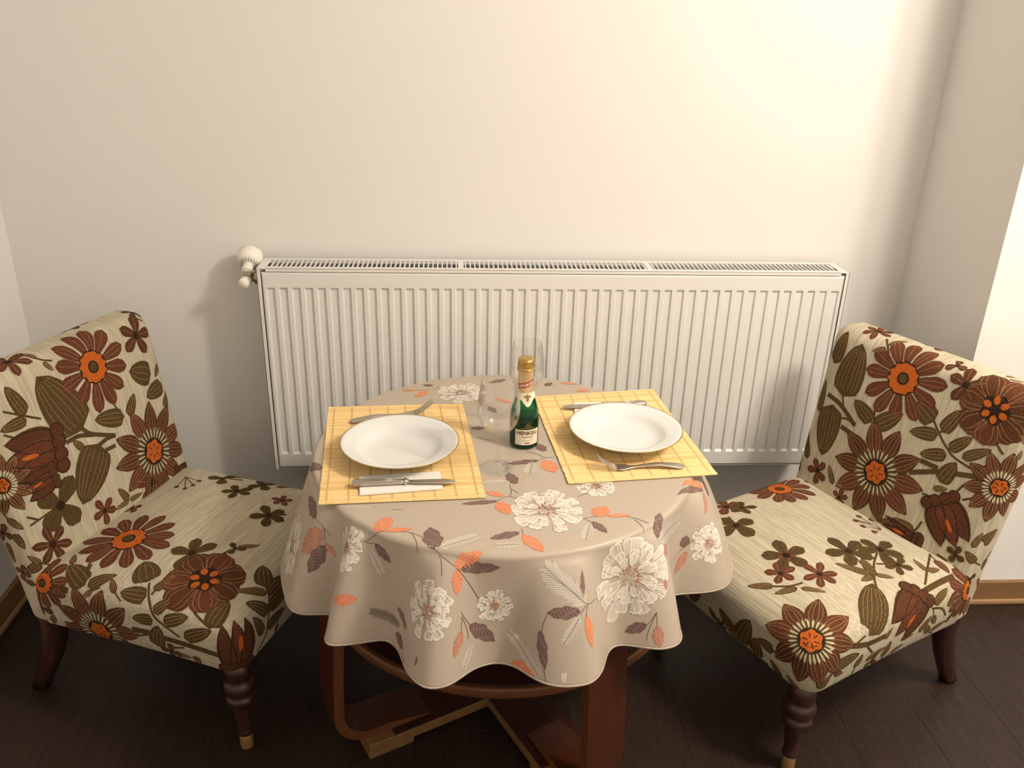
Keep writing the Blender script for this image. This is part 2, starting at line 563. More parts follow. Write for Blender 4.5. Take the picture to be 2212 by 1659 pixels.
NT = 720
raw = np.array([hem_r(360 * i / NT) for i in range(NT)])
ker = np.exp(-0.5 * (np.arange(-9, 10) / 3.0) ** 2)
ker /= ker.sum()
raw = sum(kk * np.roll(raw, j) for kk, j in zip(ker, range(-9, 10)))
CZ = 0.6585          # cloth top surface
CR = 0.4045          # where the cloth turns over the edge
er = 0.010


def cloth_point(i, s, off=0.0):
    """i: angle index, s: <=1 on the top (fraction of radius), 1..2 the drop"""
    a = 2 * PI * i / NT
    if s <= 1:
        r, z = (CR - er) * s, CZ
        z -= off
    else:
        h = s - 1
        rh = raw[i % NT]
        if h < 0.10:
            t = h / 0.10 * PI / 2
            r = CR - er + er * math.sin(t)
            z = CZ - er + er * math.cos(t)
            z -= off * math.cos(t)
            r -= off * math.sin(t)
        else:
            g = (h - 0.10) / 0.90
            z = CZ - er + (HEMZ - CZ + er) * g
            k_ = (rh - CR)
            e_ = min(1.5, max(0.60, 1.5 - (k_ - 0.012) / 0.085 * 0.9))
            r = CR + k_ * g ** e_
            r -= off
    return (TC.x + r * math.cos(a), TC.y + r * math.sin(a), z)


ss = [0.02] + [i / 26 for i in range(1, 27)] + [1 + 0.02 * i for i in range(1, 6)] + [1.1 + 0.9 * i / 34 for i in range(1, 35)]
CV, CF = [], []
for s in ss:
    for i in range(NT):
        CV.append(cloth_point(i, s))
for j in range(len(ss) - 1):
    for i in range(NT):
        a, b = j * NT + i, j * NT + (i + 1) % NT
        CF.append((a, a + NT, b + NT, b))
CF.append(tuple(range(NT)))
cloth_bvh = BVHTree.FromPolygons([Vector(v) for v in CV], CF)
top_hit = cloth_bvh.ray_cast(Vector((TC.x + .1, TC.y, 2)), Vector((0, 0, -1)))


# ------------------------------------------------------------------ motif engine: flat woven / embroidered shapes laid on a surface
class Fabric:
    """collects woven shapes that hug one or more surfaces; each surface keeps its own faces"""

    def __init__(self, surfaces, keys, base_off=0.0003, step=0.00018, maxstep=0.008):
        self.S = surfaces            # list of (bvh, verts, faces) with normals outward
        self.keys = keys
        self.off, self.step, self.ms = base_off, step, maxstep
        self.V = [[] for _ in surfaces]
        self.F = [[] for _ in surfaces]
        self.FM = [[] for _ in surfaces]
        self.cur = 0

    def cast(self, px):
        o = Vector(CAM)
        d = Vector(ray(*px)).normalized()
        best = None
        for i, s in enumerate(self.S):
            h = s.ray_cast(o, d)
            if h[0] is not None and (best is None or h[3] < best[3]):
                best = (h[0], h[1], i, h[3])
        return best

    def snap(self, p):
        h = self.S[self.cur].find_nearest(p)
        return h[0], h[1]

    def grid(self, rows, layer, key):
        V, F, FM = self.V[self.cur], self.F[self.cur], self.FM[self.cur]
        base = len(V)
        nc = len(rows[0])
        off = self.off + self.step * layer
        for r in rows:
            for p in r:
                q, n = self.snap(p)
                V.append(q + n * off)
        mi = 1 + self.keys.index(key)
        for i in range(len(rows) - 1):
            for j in range(nc - 1):
                a = base + i * nc + j
                # winding chosen by normal of the surface
                F.append((a, a + 1, a + 1 + nc, a + nc))
                FM.append(mi)

    def strip(self, pts, widths, layer, key, nt=4):
        rows = []
        n = len(pts)
        for i, p in enumerate(pts):
            t = (pts[min(i + 1, n - 1)] - pts[max(i - 1, 0)])
            q, nn = self.snap(p)
            if t.length < 1e-7:
                t = Vector((1, 0, 0))
            side = t.normalized().cross(nn)
            w_ = widths[i] if isinstance(widths, (list, tuple)) else widths
            rows.append([q + side * (w_ * (2 * j / (nt - 1) - 1)) for j in range(nt)])
        self.grid(rows, layer, key)

    def walk(self, p, d, length, n):
        """march over the surface"""
        q, nn = self.snap(p)
        d = (d - nn * d.dot(nn)).normalized()
        out = [q]
        for i in range(n - 1):
            q2, n2 = self.snap(q + d * (length / (n - 1)))
            d2 = d - n2 * d.dot(n2)
            if d2.length > 1e-6:
                d = d2.normalized()
            q = q2
            out.append(q)
        return out

    def frame(self, p, n):
        up = Vector((0, 0, 1)) if abs(n.z) < 0.8 else Vector((0, 1, 0))
        t1 = up.cross(n).normalized()
        return t1, n.cross(t1)

    # profiles: half width along 0..1
    @staticmethod
    def prof(kind, s):
        if kind == 'round':      # daisy petal: narrow base, round end
            return max(0.0, (0.34 + 0.66 * min(1, s / 0.6) ** 0.8) * math.sqrt(max(0, 1 - max(0, (s - 0.55) / 0.45) ** 2)))
        if kind == 'point':      # pointed leaf/petal
            return max(0.0, math.sin(PI * s ** 0.8) ** 0.75) * (1 - 0.15 * s)
        if kind == 'drop':       # heart-like: round base, pointed tip
            return max(0.0, (1 - s) ** 0.62 * s ** 0.30 * 1.55)
        if kind == 'oval':
            return math.sqrt(max(0, 1 - (2 * s - 1) ** 2))
        if kind == 'wave':
            return max(0.0, math.sin(PI * s ** 0.85) ** 0.7) * (1 + 0.16 * math.sin(s * 19))
        return 1.0

    def petal(self, p, d, L, hw, kind, layer, key, n=9, nt=5, bend=0.0):
        c = self.walk(p, d, L, n)
        if bend:
            nn = self.snap(c[n // 2])[1]
            side = (c[-1] - c[0]).cross(nn).normalized()
            c = [q + side * (bend * L * math.sin(PI * i / (n - 1))) for i, q in enumerate(c)]
        w_ = [max(0.0004, hw * self.prof(kind, i / (n - 1))) for i in range(n)]
        self.strip(c, w_, layer, key, nt)
        return c, w_

    def veins(self, c, w_, fr, width, layer, key):
        """lines that follow a petal at given fractions of its half width"""
        n = len(c)
        i0, i1 = 1, n - 1
        for f in fr:
            pts = []
            for i in range(i0, i1):
                t = c[min(i + 1, n - 1)] - c[max(i - 1, 0)]
                nn = self.snap(c[i])[1]
                side = t.normalized().cross(nn)
                pts.append(c[i] + side * w_[i] * f)
            if len(pts) > 2:
                self.strip(pts, width, layer, key, 2)

    def start(self, px):
        h = self.cast(px)
        if h is None:
            return None
        self.cur = h[2]
        return h[0], h[1]

    def radius(self, a, rim):
        h = self.cast(rim)
        if h is None or h[2] != self.cur:
            d = Vector(ray(*rim)).normalized()
            q = Vector(CAM) + d * (a - Vector(CAM)).length
            return (q - a).length
        return (h[0] - a).length

    def dirs(self, p, n, count, rot=0.0, jit=0.0):
        t1, t2 = self.frame(p, n)
        for k_ in range(count):
            a = rot + 2 * PI * k_ / count + random.uniform(-jit, jit)
            yield t1 * math.cos(a) + t2 * math.sin(a)

    def disc(self, p, n, r, layer, key, scallop=0, amp=0.0):
        t1, t2 = self.frame(p, n)
        rows = []
        nt = 24
        for f in (0.02, 0.5, 1.0):
            rows.append([p + (t1 * math.cos(2 * PI * k_ / nt) + t2 * math.sin(2 * PI * k_ / nt)) * (r * f * (1 + (amp * math.cos(scallop * 2 * PI * k_ / nt) if f == 1 else 0))) for k_ in range(nt + 1)])
        self.grid(rows, layer, key)

    # ---- chair motifs
    def daisy(self, c, rim, n=12, rot=0.0, R=None):
        h = self.start(c) if not isinstance(c[0], Vector) else c
        if not h:
            return
        p, nn = h
        R = R or self.radius(p, rim)
        for i, d in enumerate(self.dirs(p, nn, n, rot, 0.05)):
            L = R * random.uniform(0.60, 0.70)
            cc, ww = self.petal(p + d * R * 0.32, d, L, R * 2.75 / n * 0.72, 'round', 3, 'y_rust')
            self.veins(cc, ww, (0.0,) if i % 2 else (-0.35, 0.35), 0.0005, 4, 'y_light')
        self.disc(p, nn, R * 0.37, 5, 'y_dark', 11, 0.05)
        self.disc(p, nn, R * 0.34, 6, 'y_orange', 11, 0.10)
        self.disc(p, nn, R * 0.14, 7, 'y_dark')
        self.disc(p, nn, R * 0.105, 8, 'y_olive')

    def aster(self, c, rim, n=10, rot=0.0, R=None):
        h = self.start(c) if not isinstance(c[0], Vector) else c
        if not h:
            return
        p, nn = h
        R = R or self.radius(p, rim)
        for i, d in enumerate(self.dirs(p, nn, n, rot, 0.03)):
            cc, ww = self.petal(p + d * R * 0.36, d, R * random.uniform(0.60, 0.68), R * 2.0 / n * 1.02, 'point', 3 + (i % 2), 'y_brown' if i % 3 else 'y_rust', n=11)
            self.veins(cc, ww, (-0.62, 0.62, -0.25, 0.25), 0.0006, 5.4, 'y_light')
        self.disc(p, nn, R * 0.44, 6, 'y_olive')
        for d in self.dirs(p, nn, 26, rot):
            self.petal(p + d * R * 0.27, d, R * 0.20, 0.0026, 'round', 7, 'y_cream', n=4, nt=3)
        self.disc(p, nn, R * 0.265, 8, 'y_dark')
        self.disc(p, nn, R * 0.215, 9, 'y_orange', 6, 0.12)
        for d in self.dirs(p, nn, 6, rot):
            self.petal(p + d * R * 0.05, d, R * 0.12, 0.0012, 'oval', 10, 'y_dark', n=4, nt=2)

    def rose(self, c, rim, n=7, rot=0.0, R=None):
        h = self.start(c) if not isinstance(c[0], Vector) else c
        if not h:
            return
        p, nn = h
        R = R or self.radius(p, rim)
        for i, d in enumerate(self.dirs(p, nn, n, rot, 0.08)):
            cc, ww = self.petal(p + d * R * 0.2, d, R * random.uniform(0.72, 0.86), R * 3.0 / n * 0.92, 'round', 3 + (i % 3) * 0.6, 'y_rust' if i % 2 else 'y_brown', n=9)
            self.veins(cc, ww, (-0.72, 0.72, -0.38, 0.38), 0.0006, 5.5, 'y_light')
        self.disc(p, nn, R * 0.36, 6, 'y_dark', 5, 0.12)
        for d in self.dirs(p, nn, 6, rot + 0.4):
            self.petal(p + d * R * 0.13, d, R * 0.23, R * 0.085, 'oval', 7, 'y_orange', n=6)
        self.disc(p, nn, R * 0.13, 8, 'y_dark')

    def bloom(self, c, rim, n=5, rot=0.0, key='y_olive', R=None, heart=None):
        h = self.start(c) if not isinstance(c[0], Vector) else c
        if not h:
            return
        p, nn = h
        R = R or self.radius(p, rim)
        for d in self.dirs(p, nn, n, rot, 0.15):
            cc, ww = self.petal(p + d * R * 0.08, d, R * random.uniform(0.82, 0.98), R * 2.3 / max(n, 4) * 0.60, 'round', 3, key, n=7)
            self.veins(cc, ww, (0.0,), 0.0005, 4, 'y_light' if key != 'y_olive' else 'y_dark')
        self.disc(p, nn, R * 0.16, 5, heart or 'y_dark')

    def leaf(self, a, b, ratio=0.5, key='y_olive', kind='drop', veins=(-0.5, 0.0, 0.5), layer=2, vein='y_light'):
        h = self.start(a)
        if not h:
            return
        p, nn = h
        d = self.cast(b)
        if d is None or d[2] != self.cur:
            q = Vector(CAM) + Vector(ray(*b)).normalized() * (p - Vector(CAM)).length
        else:
            q = d[0]
        L = (q - p).length
        if L < 0.004:
            return
        cc, ww = self.petal(p, q - p, L, L * ratio * 0.5, kind, layer, key, n=10)
        if veins:
            self.veins(cc, ww, veins, 0.0006, layer + 1, vein)
        return cc, ww, L

    def fill(self, poly, tries, gap, lens=(0.03, 0.05)):
        """small leaves in the empty ground of a region outlined in pixels"""
        xs, ys = [q[0] for q in poly], [q[1] for q in poly]
        for _ in range(tries):
            x_, y_ = random.uniform(min(xs), max(xs)), random.uniform(min(ys), max(ys))
            c = False
            for i in range(len(poly)):
                (ax, ay), (bx, by) = poly[i], poly[i - 1]
                if (ay > y_) != (by > y_) and x_ < (bx - ax) * (y_ - ay) / (by - ay) + ax:
                    c = not c
            if not c:
                continue
            h = self.start((x_, y_))
            if not h:
                continue
            arr = np.array(self.V[self.cur][::3])
            if len(arr) and np.min(np.sum((arr - np.array(h[0])) ** 2, 1)) < gap * gap:
                continue
            t1, t2 = self.frame(*h)
            a = random.uniform(0, 6.28)
            d = t1 * math.cos(a) + t2 * math.sin(a)
            L = random.uniform(*lens)
            if random.random() < 0.22:
                self.bloom(h, None, random.choice((3, 4, 5)), a, random.choice(('y_olive', 'y_brown', 'y_rust')), R=L * 0.62)
                continue
            cc, ww = self.petal(h[0] - d * L * 0.5, d, L, L * random.uniform(0.22, 0.34), 'drop', 2, random.choice(('y_olive', 'y_olive', 'y_brown')), n=8)
            self.veins(cc, ww, (-0.5, 0.0, 0.5), 0.0006, 3, 'y_light')
            st = self.walk(h[0] - d * L * 0.4, -d + t1 * 0.4, L * 0.7, 6)
            self.strip(st, 0.0018, 1, 'y_olive', 3)

    def pod(self, a, b, ratio=0.7):
        self.leaf(a, b, ratio, 'y_olive', 'drop', (-0.72, -0.45, -0.18, 0.18, 0.45, 0.72), 3)

    def stem(self, pts, width=0.0032, key='y_olive', layer=1):
        out = []
        cur = None
        for q in pts:
            h = self.cast(q)
            if h is None:
                continue
            if cur is None:
                cur = h[2]
            if h[2] == cur:
                out.append(h[0])
        if len(out) < 2:
            return
        self.cur = cur
        sm = catmull(out, max(8, 6 * len(out)))
        self.strip(sm, width, layer, key, 3)

    def bud(self, a, b, ratio=0.75):
        """dark tulip-like bud made of overlapping petals and a lobed calyx"""
        h = self.start(a)
        if not h:
            return
        p, nn = h
        hb = self.cast(b)
        q = hb[0] if hb and hb[2] == self.cur else Vector(CAM) + Vector(ray(*b)).normalized() * (p - Vector(CAM)).length
        L = (q - p).length
        d = (q - p).normalized()
        side = d.cross(nn).normalized()
        for s, key, ly in ((0.55, 'y_brown', 4), (-0.55, 'y_brown', 4.4), (0.0, 'y_rust', 5)):
            cc, ww = self.petal(p + side * s * L * ratio * 0.28, (d + side * s * 0.30), L * (1 - 0.08 * abs(s)), L * ratio * 0.30, 'point', ly, key, n=10)
            self.veins(cc, ww, (-0.8, 0.8), 0.0011, ly + 1.5, 'y_dark')
        for s in (-0.8, -0.3, 0.3, 0.8):
            self.disc(*self.snap(p + side * s * L * ratio * 0.42 + d * L * 0.04), L * 0.13, 7, 'y_dark')
            self.disc(*self.snap(p + side * s * L * ratio * 0.42 + d * L * 0.04), L * 0.11, 8, 'y_brown')
        self.petal(p + d * L * 0.42, d, L * 0.3, L * 0.04, 'oval', 8, 'y_orange', n=6)

    # ---- cloth motifs
    def peony(self, c, rim, R=None):
        h = self.start(c) if not isinstance(c[0], Vector) else c
        if not h:
            return
        p, nn = h
        R = R or self.radius(p, rim)
        for ring, (f0, f1, cnt) in enumerate(((0.58, 1.0, 10), (0.50, 0.88, 11), (0.34, 0.70, 10), (0.20, 0.50, 8))):
            for d in self.dirs(p, nn, cnt, ring * 0.4, 0.16):
                f1j = f1 * random.uniform(0.84, 1.06)
                L = R * (f1j - f0)
                hw = R * f1 * 2.9 / cnt * 0.62
                cc = self.walk(p + d * R * f0, d, L, 8)
                ww = [max(0.0006, hw * (0.45 + 0.55 * math.sin(PI * 0.5 * i / 7)) * math.sqrt(max(0.0, 1 - max(0, (i / 7 - 0.7) / 0.36) ** 2))) for i in range(8)]
                ly = 2 + 0.9 * ring
                self.strip(cc, ww, ly, 'c_fill', 5)
                for f in (-0.97, -0.72, -0.48, -0.24, 0.0, 0.24, 0.48, 0.72, 0.97):
                    i0 = random.randint(0, 4) if abs(f) < 0.9 else 0
                    self.veins(cc[i0:] + [cc[-1]], ww[i0:] + [ww[-1]], (f + random.uniform(-0.06, 0.06),), 0.00055 if abs(f) < 0.9 else 0.0009, ly + 0.4, 'c_white' if random.random() < 0.72 else 'c_shade')
                nn2 = self.snap(cc[-1])[1]
                side = d.cross(nn2).normalized()
                e = cc[-2]
                arc = [e + side * hw * 0.86 * math.cos(t) + d * R * 0.07 * (math.sin(t) - 0.55 + 0.22 * math.sin(7 * t)) for t in [PI * k_ / 12 for k_ in range(13)]]
                self.strip(arc, 0.0010, ly + 0.5, 'c_white', 2)
        t1, t2 = self.frame(p, nn)
        for _ in range(60):
            a, r = random.uniform(0, 2 * PI), R * 0.23 * math.sqrt(random.random())
            q = p + (t1 * math.cos(a) + t2 * math.sin(a)) * r
            d = t1 * math.cos(a) + t2 * math.sin(a)
            self.petal(q, d, R * 0.07, 0.0010, 'oval', 7, random.choice(['c_orange', 'c_pink', 'c_pink', 'c_white']), n=3, nt=2)

    def feather(self, a, b, ratio=0.5, key='c_white', rib='c_stem'):
        h = self.start(a)
        if not h:
            return
        p, nn = h
        hb = self.cast(b)
        if not hb:
            return
        L = (hb[0] - p).length
        d = (hb[0] - p).normalized()
        cc = self.walk(p, d, L, 12)
        self.strip(cc, 0.0005, 3, rib, 2)
        cnt = max(7, int(L / 0.0042))
        for i in range(cnt):
            s = i / cnt
            q = cc[min(11, int(s * 11))].lerp(cc[min(11, int(s * 11) + 1)], s * 11 - int(s * 11))
            nn = self.snap(q)[1]
            side = d.cross(nn).normalized()
            hw = L * ratio * 0.62 * (0.45 + 0.55 * math.sin(PI * min(1, s * 0.9 + 0.12)))
            for sg in (-1, 1):
                self.petal(q, d * 0.85 + side * sg * 0.75, hw * random.uniform(0.75, 1.1), 0.0007, 'oval', 3.2, key, n=4, nt=2)

    def cleaf(self, a, b, ratio, key, kind='wave'):
        r = self.leaf(a, b, ratio, key, kind, (), 3)
        if not r or key == 'c_pink' and r[2] < 0.03:
            return
        cc, ww, L = r
        lt = 'c_orange_light' if key != 'c_brown' else 'c_brown_light'
        m_ = max(4, int(L / 0.0055))
        d = (cc[-1] - cc[0]).normalized()
        for i in range(1, m_):
            s = i / m_ * 0.86 + 0.06
            k_ = s * (len(cc) - 1)
            j = int(k_)
            q = cc[j].lerp(cc[j + 1], k_ - j)
            hw = ww[j] + (ww[j + 1] - ww[j]) * (k_ - j)
            side = d.cross(self.snap(q)[1]).normalized()
            pts = [q + side * hw * 0.86 * f + d * (0.003 * math.sin(f * 3.2 + i)) for f in (-1, -0.6, -0.2, 0.2, 0.6, 1)]
            self.strip(pts, 0.00042, 4.2, lt, 2)


def fabric_faces(V0, F0, fab, idx):
    V = [tuple(v) for v in V0]
    n0 = len(V)
    V += [tuple(v) for v in fab.V[idx]]
    F = list(F0) + [tuple(i + n0 for i in f) for f in fab.F[idx]]
    FM = [0] * len(F0) + list(fab.FM[idx])
    return V, F, FM


def zoom(ox, oy, sc):
    return lambda *q: (ox + q[0] / sc, oy + q[1] / sc)


Z5, Z6, Z7, Z8 = zoom(600, 780, 4.148), zoom(1000, 700, 3.457), zoom(600, 1100, 2.968), zoom(1050, 1100, 2.967)
CK2 = CK + ['c_fill']
M['c_fill'] = mat('pale_satin_petal', (0.58, 0.51, 0.425), 0.5)
cf = Fabric([cloth_bvh], CK2, 0.0002, 0.00012)
for z, c, r in ((Z6, (620, 1390), (920, 1370)), (Z7, (960, 660), (1165, 620)), (Z7, (440, 250), (545, 150)), (Z7, (1390, 620), (1490, 560)),
                (Z8, (920, 430), (690, 450)), (Z8, (1430, 220), (1380, 110)), (Z6, (990, 1215), (1150, 1235)), (Z5, (1650, 285), (1430, 300)), (Z7, (95, 230), (50, 300))):
    cf.peony(z(*c), z(*r))
for z, key, lst in (
    (Z7, 'c_orange', [(640, 150, 740, 50, .6), (690, 140, 860, 125, .3), (1135, 375, 1312, 255, .5), (1150, 390, 1150, 550, .42), (360, 575, 528, 595, .45)]),
    (Z8, 'c_orange', [(235, 165, 370, 275, .42), (645, 680, 680, 882, .28), (700, 45, 775, -15, .8), (780, 45, 928, 38, .26), (160, 980, 330, 1070, .4)]),
    (Z6, 'c_orange', [(605, 1020, 690, 1112, .6), (265, 1330, 345, 1422, .6), (300, 1285, 172, 1255, .45), (730, 440, 860, 450, .25), (845, 500, 925, 440, .5), (75, 370, 160, 412, .5), (1790, 1218, 1570, 1168, .3), (240, 555, 370, 590, .3)]),
    (Z5, 'c_orange', [(1345, 265, 1230, 325, .45), (1255, 262, 1110, 265, .25)]),
    (Z7, 'c_brown', [(300, 230, 195, 408, .45), (625, 220, 725, 345, .4), (1010, 262, 1022, 110, .5), (1170, 385, 1430, 362, .3), (1230, 740, 1400, 840, .42), (770, 628, 825, 775, .3), (760, 790, 800, 900, .6), (880, 1000, 895, 940, .3)]),
    (Z8, 'c_brown', [(215, 150, 25, 190, .35), (605, 655, 383, 665, .38), (620, 572, 615, 392, .18), (345, 775, 378, 1032, .26), (1095, 185, 1070, 18, .42), (680, 80, 777, 152, .4), (1030, 740, 888, 785, .5), (1305, 205, 1240, 215, .9)]),
    (Z6, 'c_brown', [(565, 1020, 335, 1045, .28), (395, 1195, 335, 1110, .5), (612, 950, 555, 895, .6), (262, 1323, -10, 1345, .2), (612, 462, 642, 382, .6), (322, 415, 188, 440, .35), (60, 780, 187, 775, .4), (1792, 1242, 1530, 1246, .16), (1835, 1285, 1885, 1165, .4), (195, 620, 245, 665, .5)]),
    (Z5, 'c_brown', [(1392, 222, 1308, 178, .6), (738, 395, 608, 402, .18), (395, 975, 268, 1025, .45), (345, 1405, 280, 1208, .32), (1005, 240, 930, 272, .3)]),
    (Z7, 'c_pink', [(285, 130, 150, 265, .6), (300, 215, 378, 305, .3), (1180, 780, 1130, 955, .38), (800, 940, 815, 1030, .4)]),
    (Z8, 'c_pink', [(1095, 750, 1130, 905, .5), (1285, 270, 1205, 418, .4), (1150, 225, 1145, 310, .7), (1145, 450, 1155, 520, .4)]),
    (Z6, 'c_pink', [(1795, 1255, 1808, 1425, .28)]),
    (Z5, 'c_pink', [(105, 1262, 168, 1382, .4)])):
    for (a, b, c, d, r) in lst:
        cf.cleaf(z(a, b), z(c, d), r, key)
for z, lst in ((Z7, [(1040, 250, 1270, 160, .5), (600, 270, 672, 412, .5), (1245, 865, 1195, 1010, .5), (1500, 850, 1540, 800, .6)]),
               (Z8, [(345, 1080, 150, 790, .35), (600, 690, 500, 860, .5), (640, 610, 355, 395, .55), (1110, 205, 1240, 60, .5), (665, 95, 640, 190, .6), (225, 225, 60, 235, .5), (500, 1110, 500, 1050, .7)]),
               (Z6, [(520, 1030, 500, 1110, .8), (150, 1190, 345, 1180, .5), (960, 480, 1110, 490, .5)]),
               (Z5, [(230, 1380, 170, 1140, .35), (600, 1310, 900, 1330, .3)])):
    for (a, b, c, d, r) in lst:
        cf.feather(z(a, b), z(c, d), r)
cf.feather(Z7(780, 750), Z7(570, 660), .4, 'c_stem', 'c_stem')
for z, lst in ((Z7, [[(550, 212), (600, 185), (645, 150), (720, 140), (850, 150), (950, 190)], [(860, 155), (890, 210), (900, 280)], [(1015, 262), (1060, 310), (1150, 380), (1215, 460), (1292, 578)], [(1035, 290), (1050, 350), (1052, 425)], [(1175, 660), (1200, 700), (1235, 745)], [(1180, 690), (1210, 760), (1222, 830)], [(1180, 690), (1175, 780)], [(570, 215), (625, 222)], [(240, 60), (290, 110), (305, 200)], [(290, 110), (340, 170)]]),
               (Z8, [[(705, 568), (650, 607), (560, 530), (430, 440), (360, 400)], [(640, 612), (605, 675)], [(650, 610), (640, 690)], [(390, 680), (365, 740), (358, 800)], [(370, 1030), (385, 1110)], [(612, 62), (720, 45), (860, 42), (960, 60), (1045, 95)], [(945, 62), (985, 95), (1010, 145)], [(630, 62), (680, 82)], [(228, 128), (240, 172)], [(1092, 660), (1060, 710), (1025, 745)], [(1092, 660), (1098, 755)], [(1090, 670), (1040, 780), (1030, 840)], [(1335, 195), (1260, 250), (1200, 320)]]),
               (Z6, [[(340, 1045), (328, 1085), (345, 1120)], [(470, 950), (560, 975), (615, 998), (680, 995)], [(555, 1020), (615, 998)], [(255, 1325), (330, 1288), (410, 1305)], [(350, 1200), (362, 1255), (350, 1285)], [(365, 1235), (415, 1265)], [(855, 1290), (930, 1265)], [(80, 850), (150, 858), (220, 875)], [(680, 395), (720, 430), (850, 440)], [(1790, 1240), (1740, 1180), (1700, 1170)]]),
               (Z5, [[(1085, 215), (1120, 250), (1250, 262), (1440, 245)], [(1440, 240), (1430, 225)], [(1320, 382), (1400, 365)], [(300, 840), (395, 880)], [(770, 1335), (880, 1310)], [(1030, 1335), (1120, 1330)]])):
    for pts in lst:
        cf.stem([z(*q) for q in pts], 0.0006, 'c_stem', 2)
# the far side of the cloth, unseen here, carries the same pattern
for k in range(10):
    a = math.radians(20 + k * 14)
    rr, zz = 0.43, 0.54
    h = cloth_bvh.find_nearest(Vector((TC.x + rr * math.cos(a), TC.y + rr * math.sin(a), zz)))
    cf.cur = 0
    if k % 3 == 0:
        cf.peony((h[0], h[1]), None, R=0.06)
    else:
        t1, t2 = cf.frame(h[0], h[1])
        for j in range(3):
            aa = random.uniform(0, 6.28)
            cf.petal(h[0], t1 * math.cos(aa) + t2 * math.sin(aa), 0.055, 0.011, 'wave', 3, random.choice(['c_orange', 'c_brown', 'c_brown']))

# inner face and hem of the cloth
n0 = len(CV)
TH = 0.0012
for s in ss:
    for i in range(NT):
        CV.append(cloth_point(i, s, TH))
for j in range(len(ss) - 1):
    for i in range(NT):
        a, b = n0 + j * NT + i, n0 + j * NT + (i + 1) % NT
        CF.append((a, b, b + NT, a + NT))
last = (len(ss) - 1) * NT
for i in range(NT):
    a, b = last + i, last + (i + 1) % NT
    CF.append((a, n0 + a, n0 + b, b))
V, F, FM = fabric_faces(CV, CF, cf, 0)
cl = new_obj('tablecloth', V, F, [M['cloth']] + [M[k] for k in CK2], fmat=FM)
tag(cl, 'taupe satin tablecloth with coral leaves and ivory peonies on the round table', 'tablecloth')
# rolled hem as a thin bead
hv, hf = [], []
nh = 6
for i in range(NT):
    p0 = Vector(cloth_point(i, 2.0, TH / 2))
    a = 2 * PI * i / NT
    rd = Vector((math.cos(a), math.sin(a), 0))
    for k in range(nh):
        t = 2 * PI * k / nh
        hv.append(p0 + rd * 0.0017 * math.cos(t) + Vector((0, 0, 0.0025 * math.sin(t) + 0.001)))
for i in range(NT):
    for k in range(nh):
        a, b = i * nh + k, i * nh + (k + 1) % nh
        c, d = ((i + 1) % NT) * nh + (k + 1) % nh, ((i + 1) % NT) * nh + k
        hf.append((a, b, c, d))
new_obj('hem', hv, hf, M['cloth'], cl)

# ------------------------------------------------------------------ placemats
ZT = CZ + 0.0018


def placemat(corners, label):
    """corners px: back-left, back-right, front-right, front-left"""
    P = [at_z(x_, y_, ZT + 0.001) for x_, y_ in corners]
    ctr = sum(P, Vector()) / 4
    L = [p - ctr for p in P]
    root = thing('placemat', label, 'placemat', (ctr.x, ctr.y, ZT), 'bamboo placemats on the table')

    def uv(u, v, h=0.0):
        q = L[0].lerp(L[1], u).lerp(L[3].lerp(L[2], u), v)
        return Vector((q.x, q.y, h))
    n = 104
    V, F, FM = [], [], []
    for i in range(n):
        v0, v1 = (i + 0.05) / n, (i + 0.95) / n
        j0, j1 = random.uniform(-0.002, 0.003), 1 + random.uniform(-0.003, 0.002)
        hh = 0.0021 + random.uniform(-0.0003, 0.0003)
        b = len(V)
        for u in (j0, j1):
            V += [uv(u, v0, 0.0002), uv(u, v0, hh * 0.75), uv(u, v0 * 0.68 + v1 * 0.32, hh), uv(u, v0 * 0.32 + v1 * 0.68, hh), uv(u, v1, hh * 0.75), uv(u, v1, 0.0002)]
        for k in range(6):
            F.append((b + k, b + (k + 1) % 6, b + 6 + (k + 1) % 6, b + 6 + k))
        F += [tuple(b + k for k in range(5, -1, -1)), tuple(b + 6 + k for k in range(6))]
        FM += [1 if random.random() < 0.22 else 0] * 8
    s = new_obj('bamboo_slats', V, F, [M['bamboo'], M['bamboo2']], root, smooth=False, fmat=FM)
    s['kind'] = 'stuff'
    for u in (0.045, 0.175, 0.305, 0.435, 0.565, 0.695, 0.825, 0.955):
        V, F = [], []
        for i in range(2 * n + 1):
            vv = i / (2 * n)
            hh = 0.0027 if i % 2 else 0.0021
            wd = 0.0058
            V += [uv(u - wd, vv, hh), uv(u + wd, vv, hh), uv(u + wd, vv, hh - 0.0006), uv(u - wd, vv, hh - 0.0006)]
        for i in range(2 * n):
            a = 4 * i
            for k in range(4):
                F.append((a + k, a + (k + 1) % 4, a + 4 + (k + 1) % 4, a + 4 + k))
        new_obj('binding_thread', V, F, M['thread'], root, smooth=False)
    # folded and glued end slats front and back
    for v in (0.004, 0.984):
        bm = bmesh.new()
        add_box(bm, (0, 0, 0), (1, 1, 1))
        for vt in bm.verts:
            vt.co = uv(vt.co.x, v + vt.co.y * 0.012, 0.0019 + vt.co.z * 0.0012)
        bm_obj('end_slat', bm, M['bamboo'], root)
    return root


placemat([(710, 880), (1000, 873), (1050, 1075), (688, 1090)], 'bamboo slat placemat under the plate nearer the left chair')
placemat([(1150, 858), (1410, 841), (1550, 1025), (1228, 1045)], 'bamboo slat placemat under the plate nearer the right chair')
ZM = ZT + 0.0036


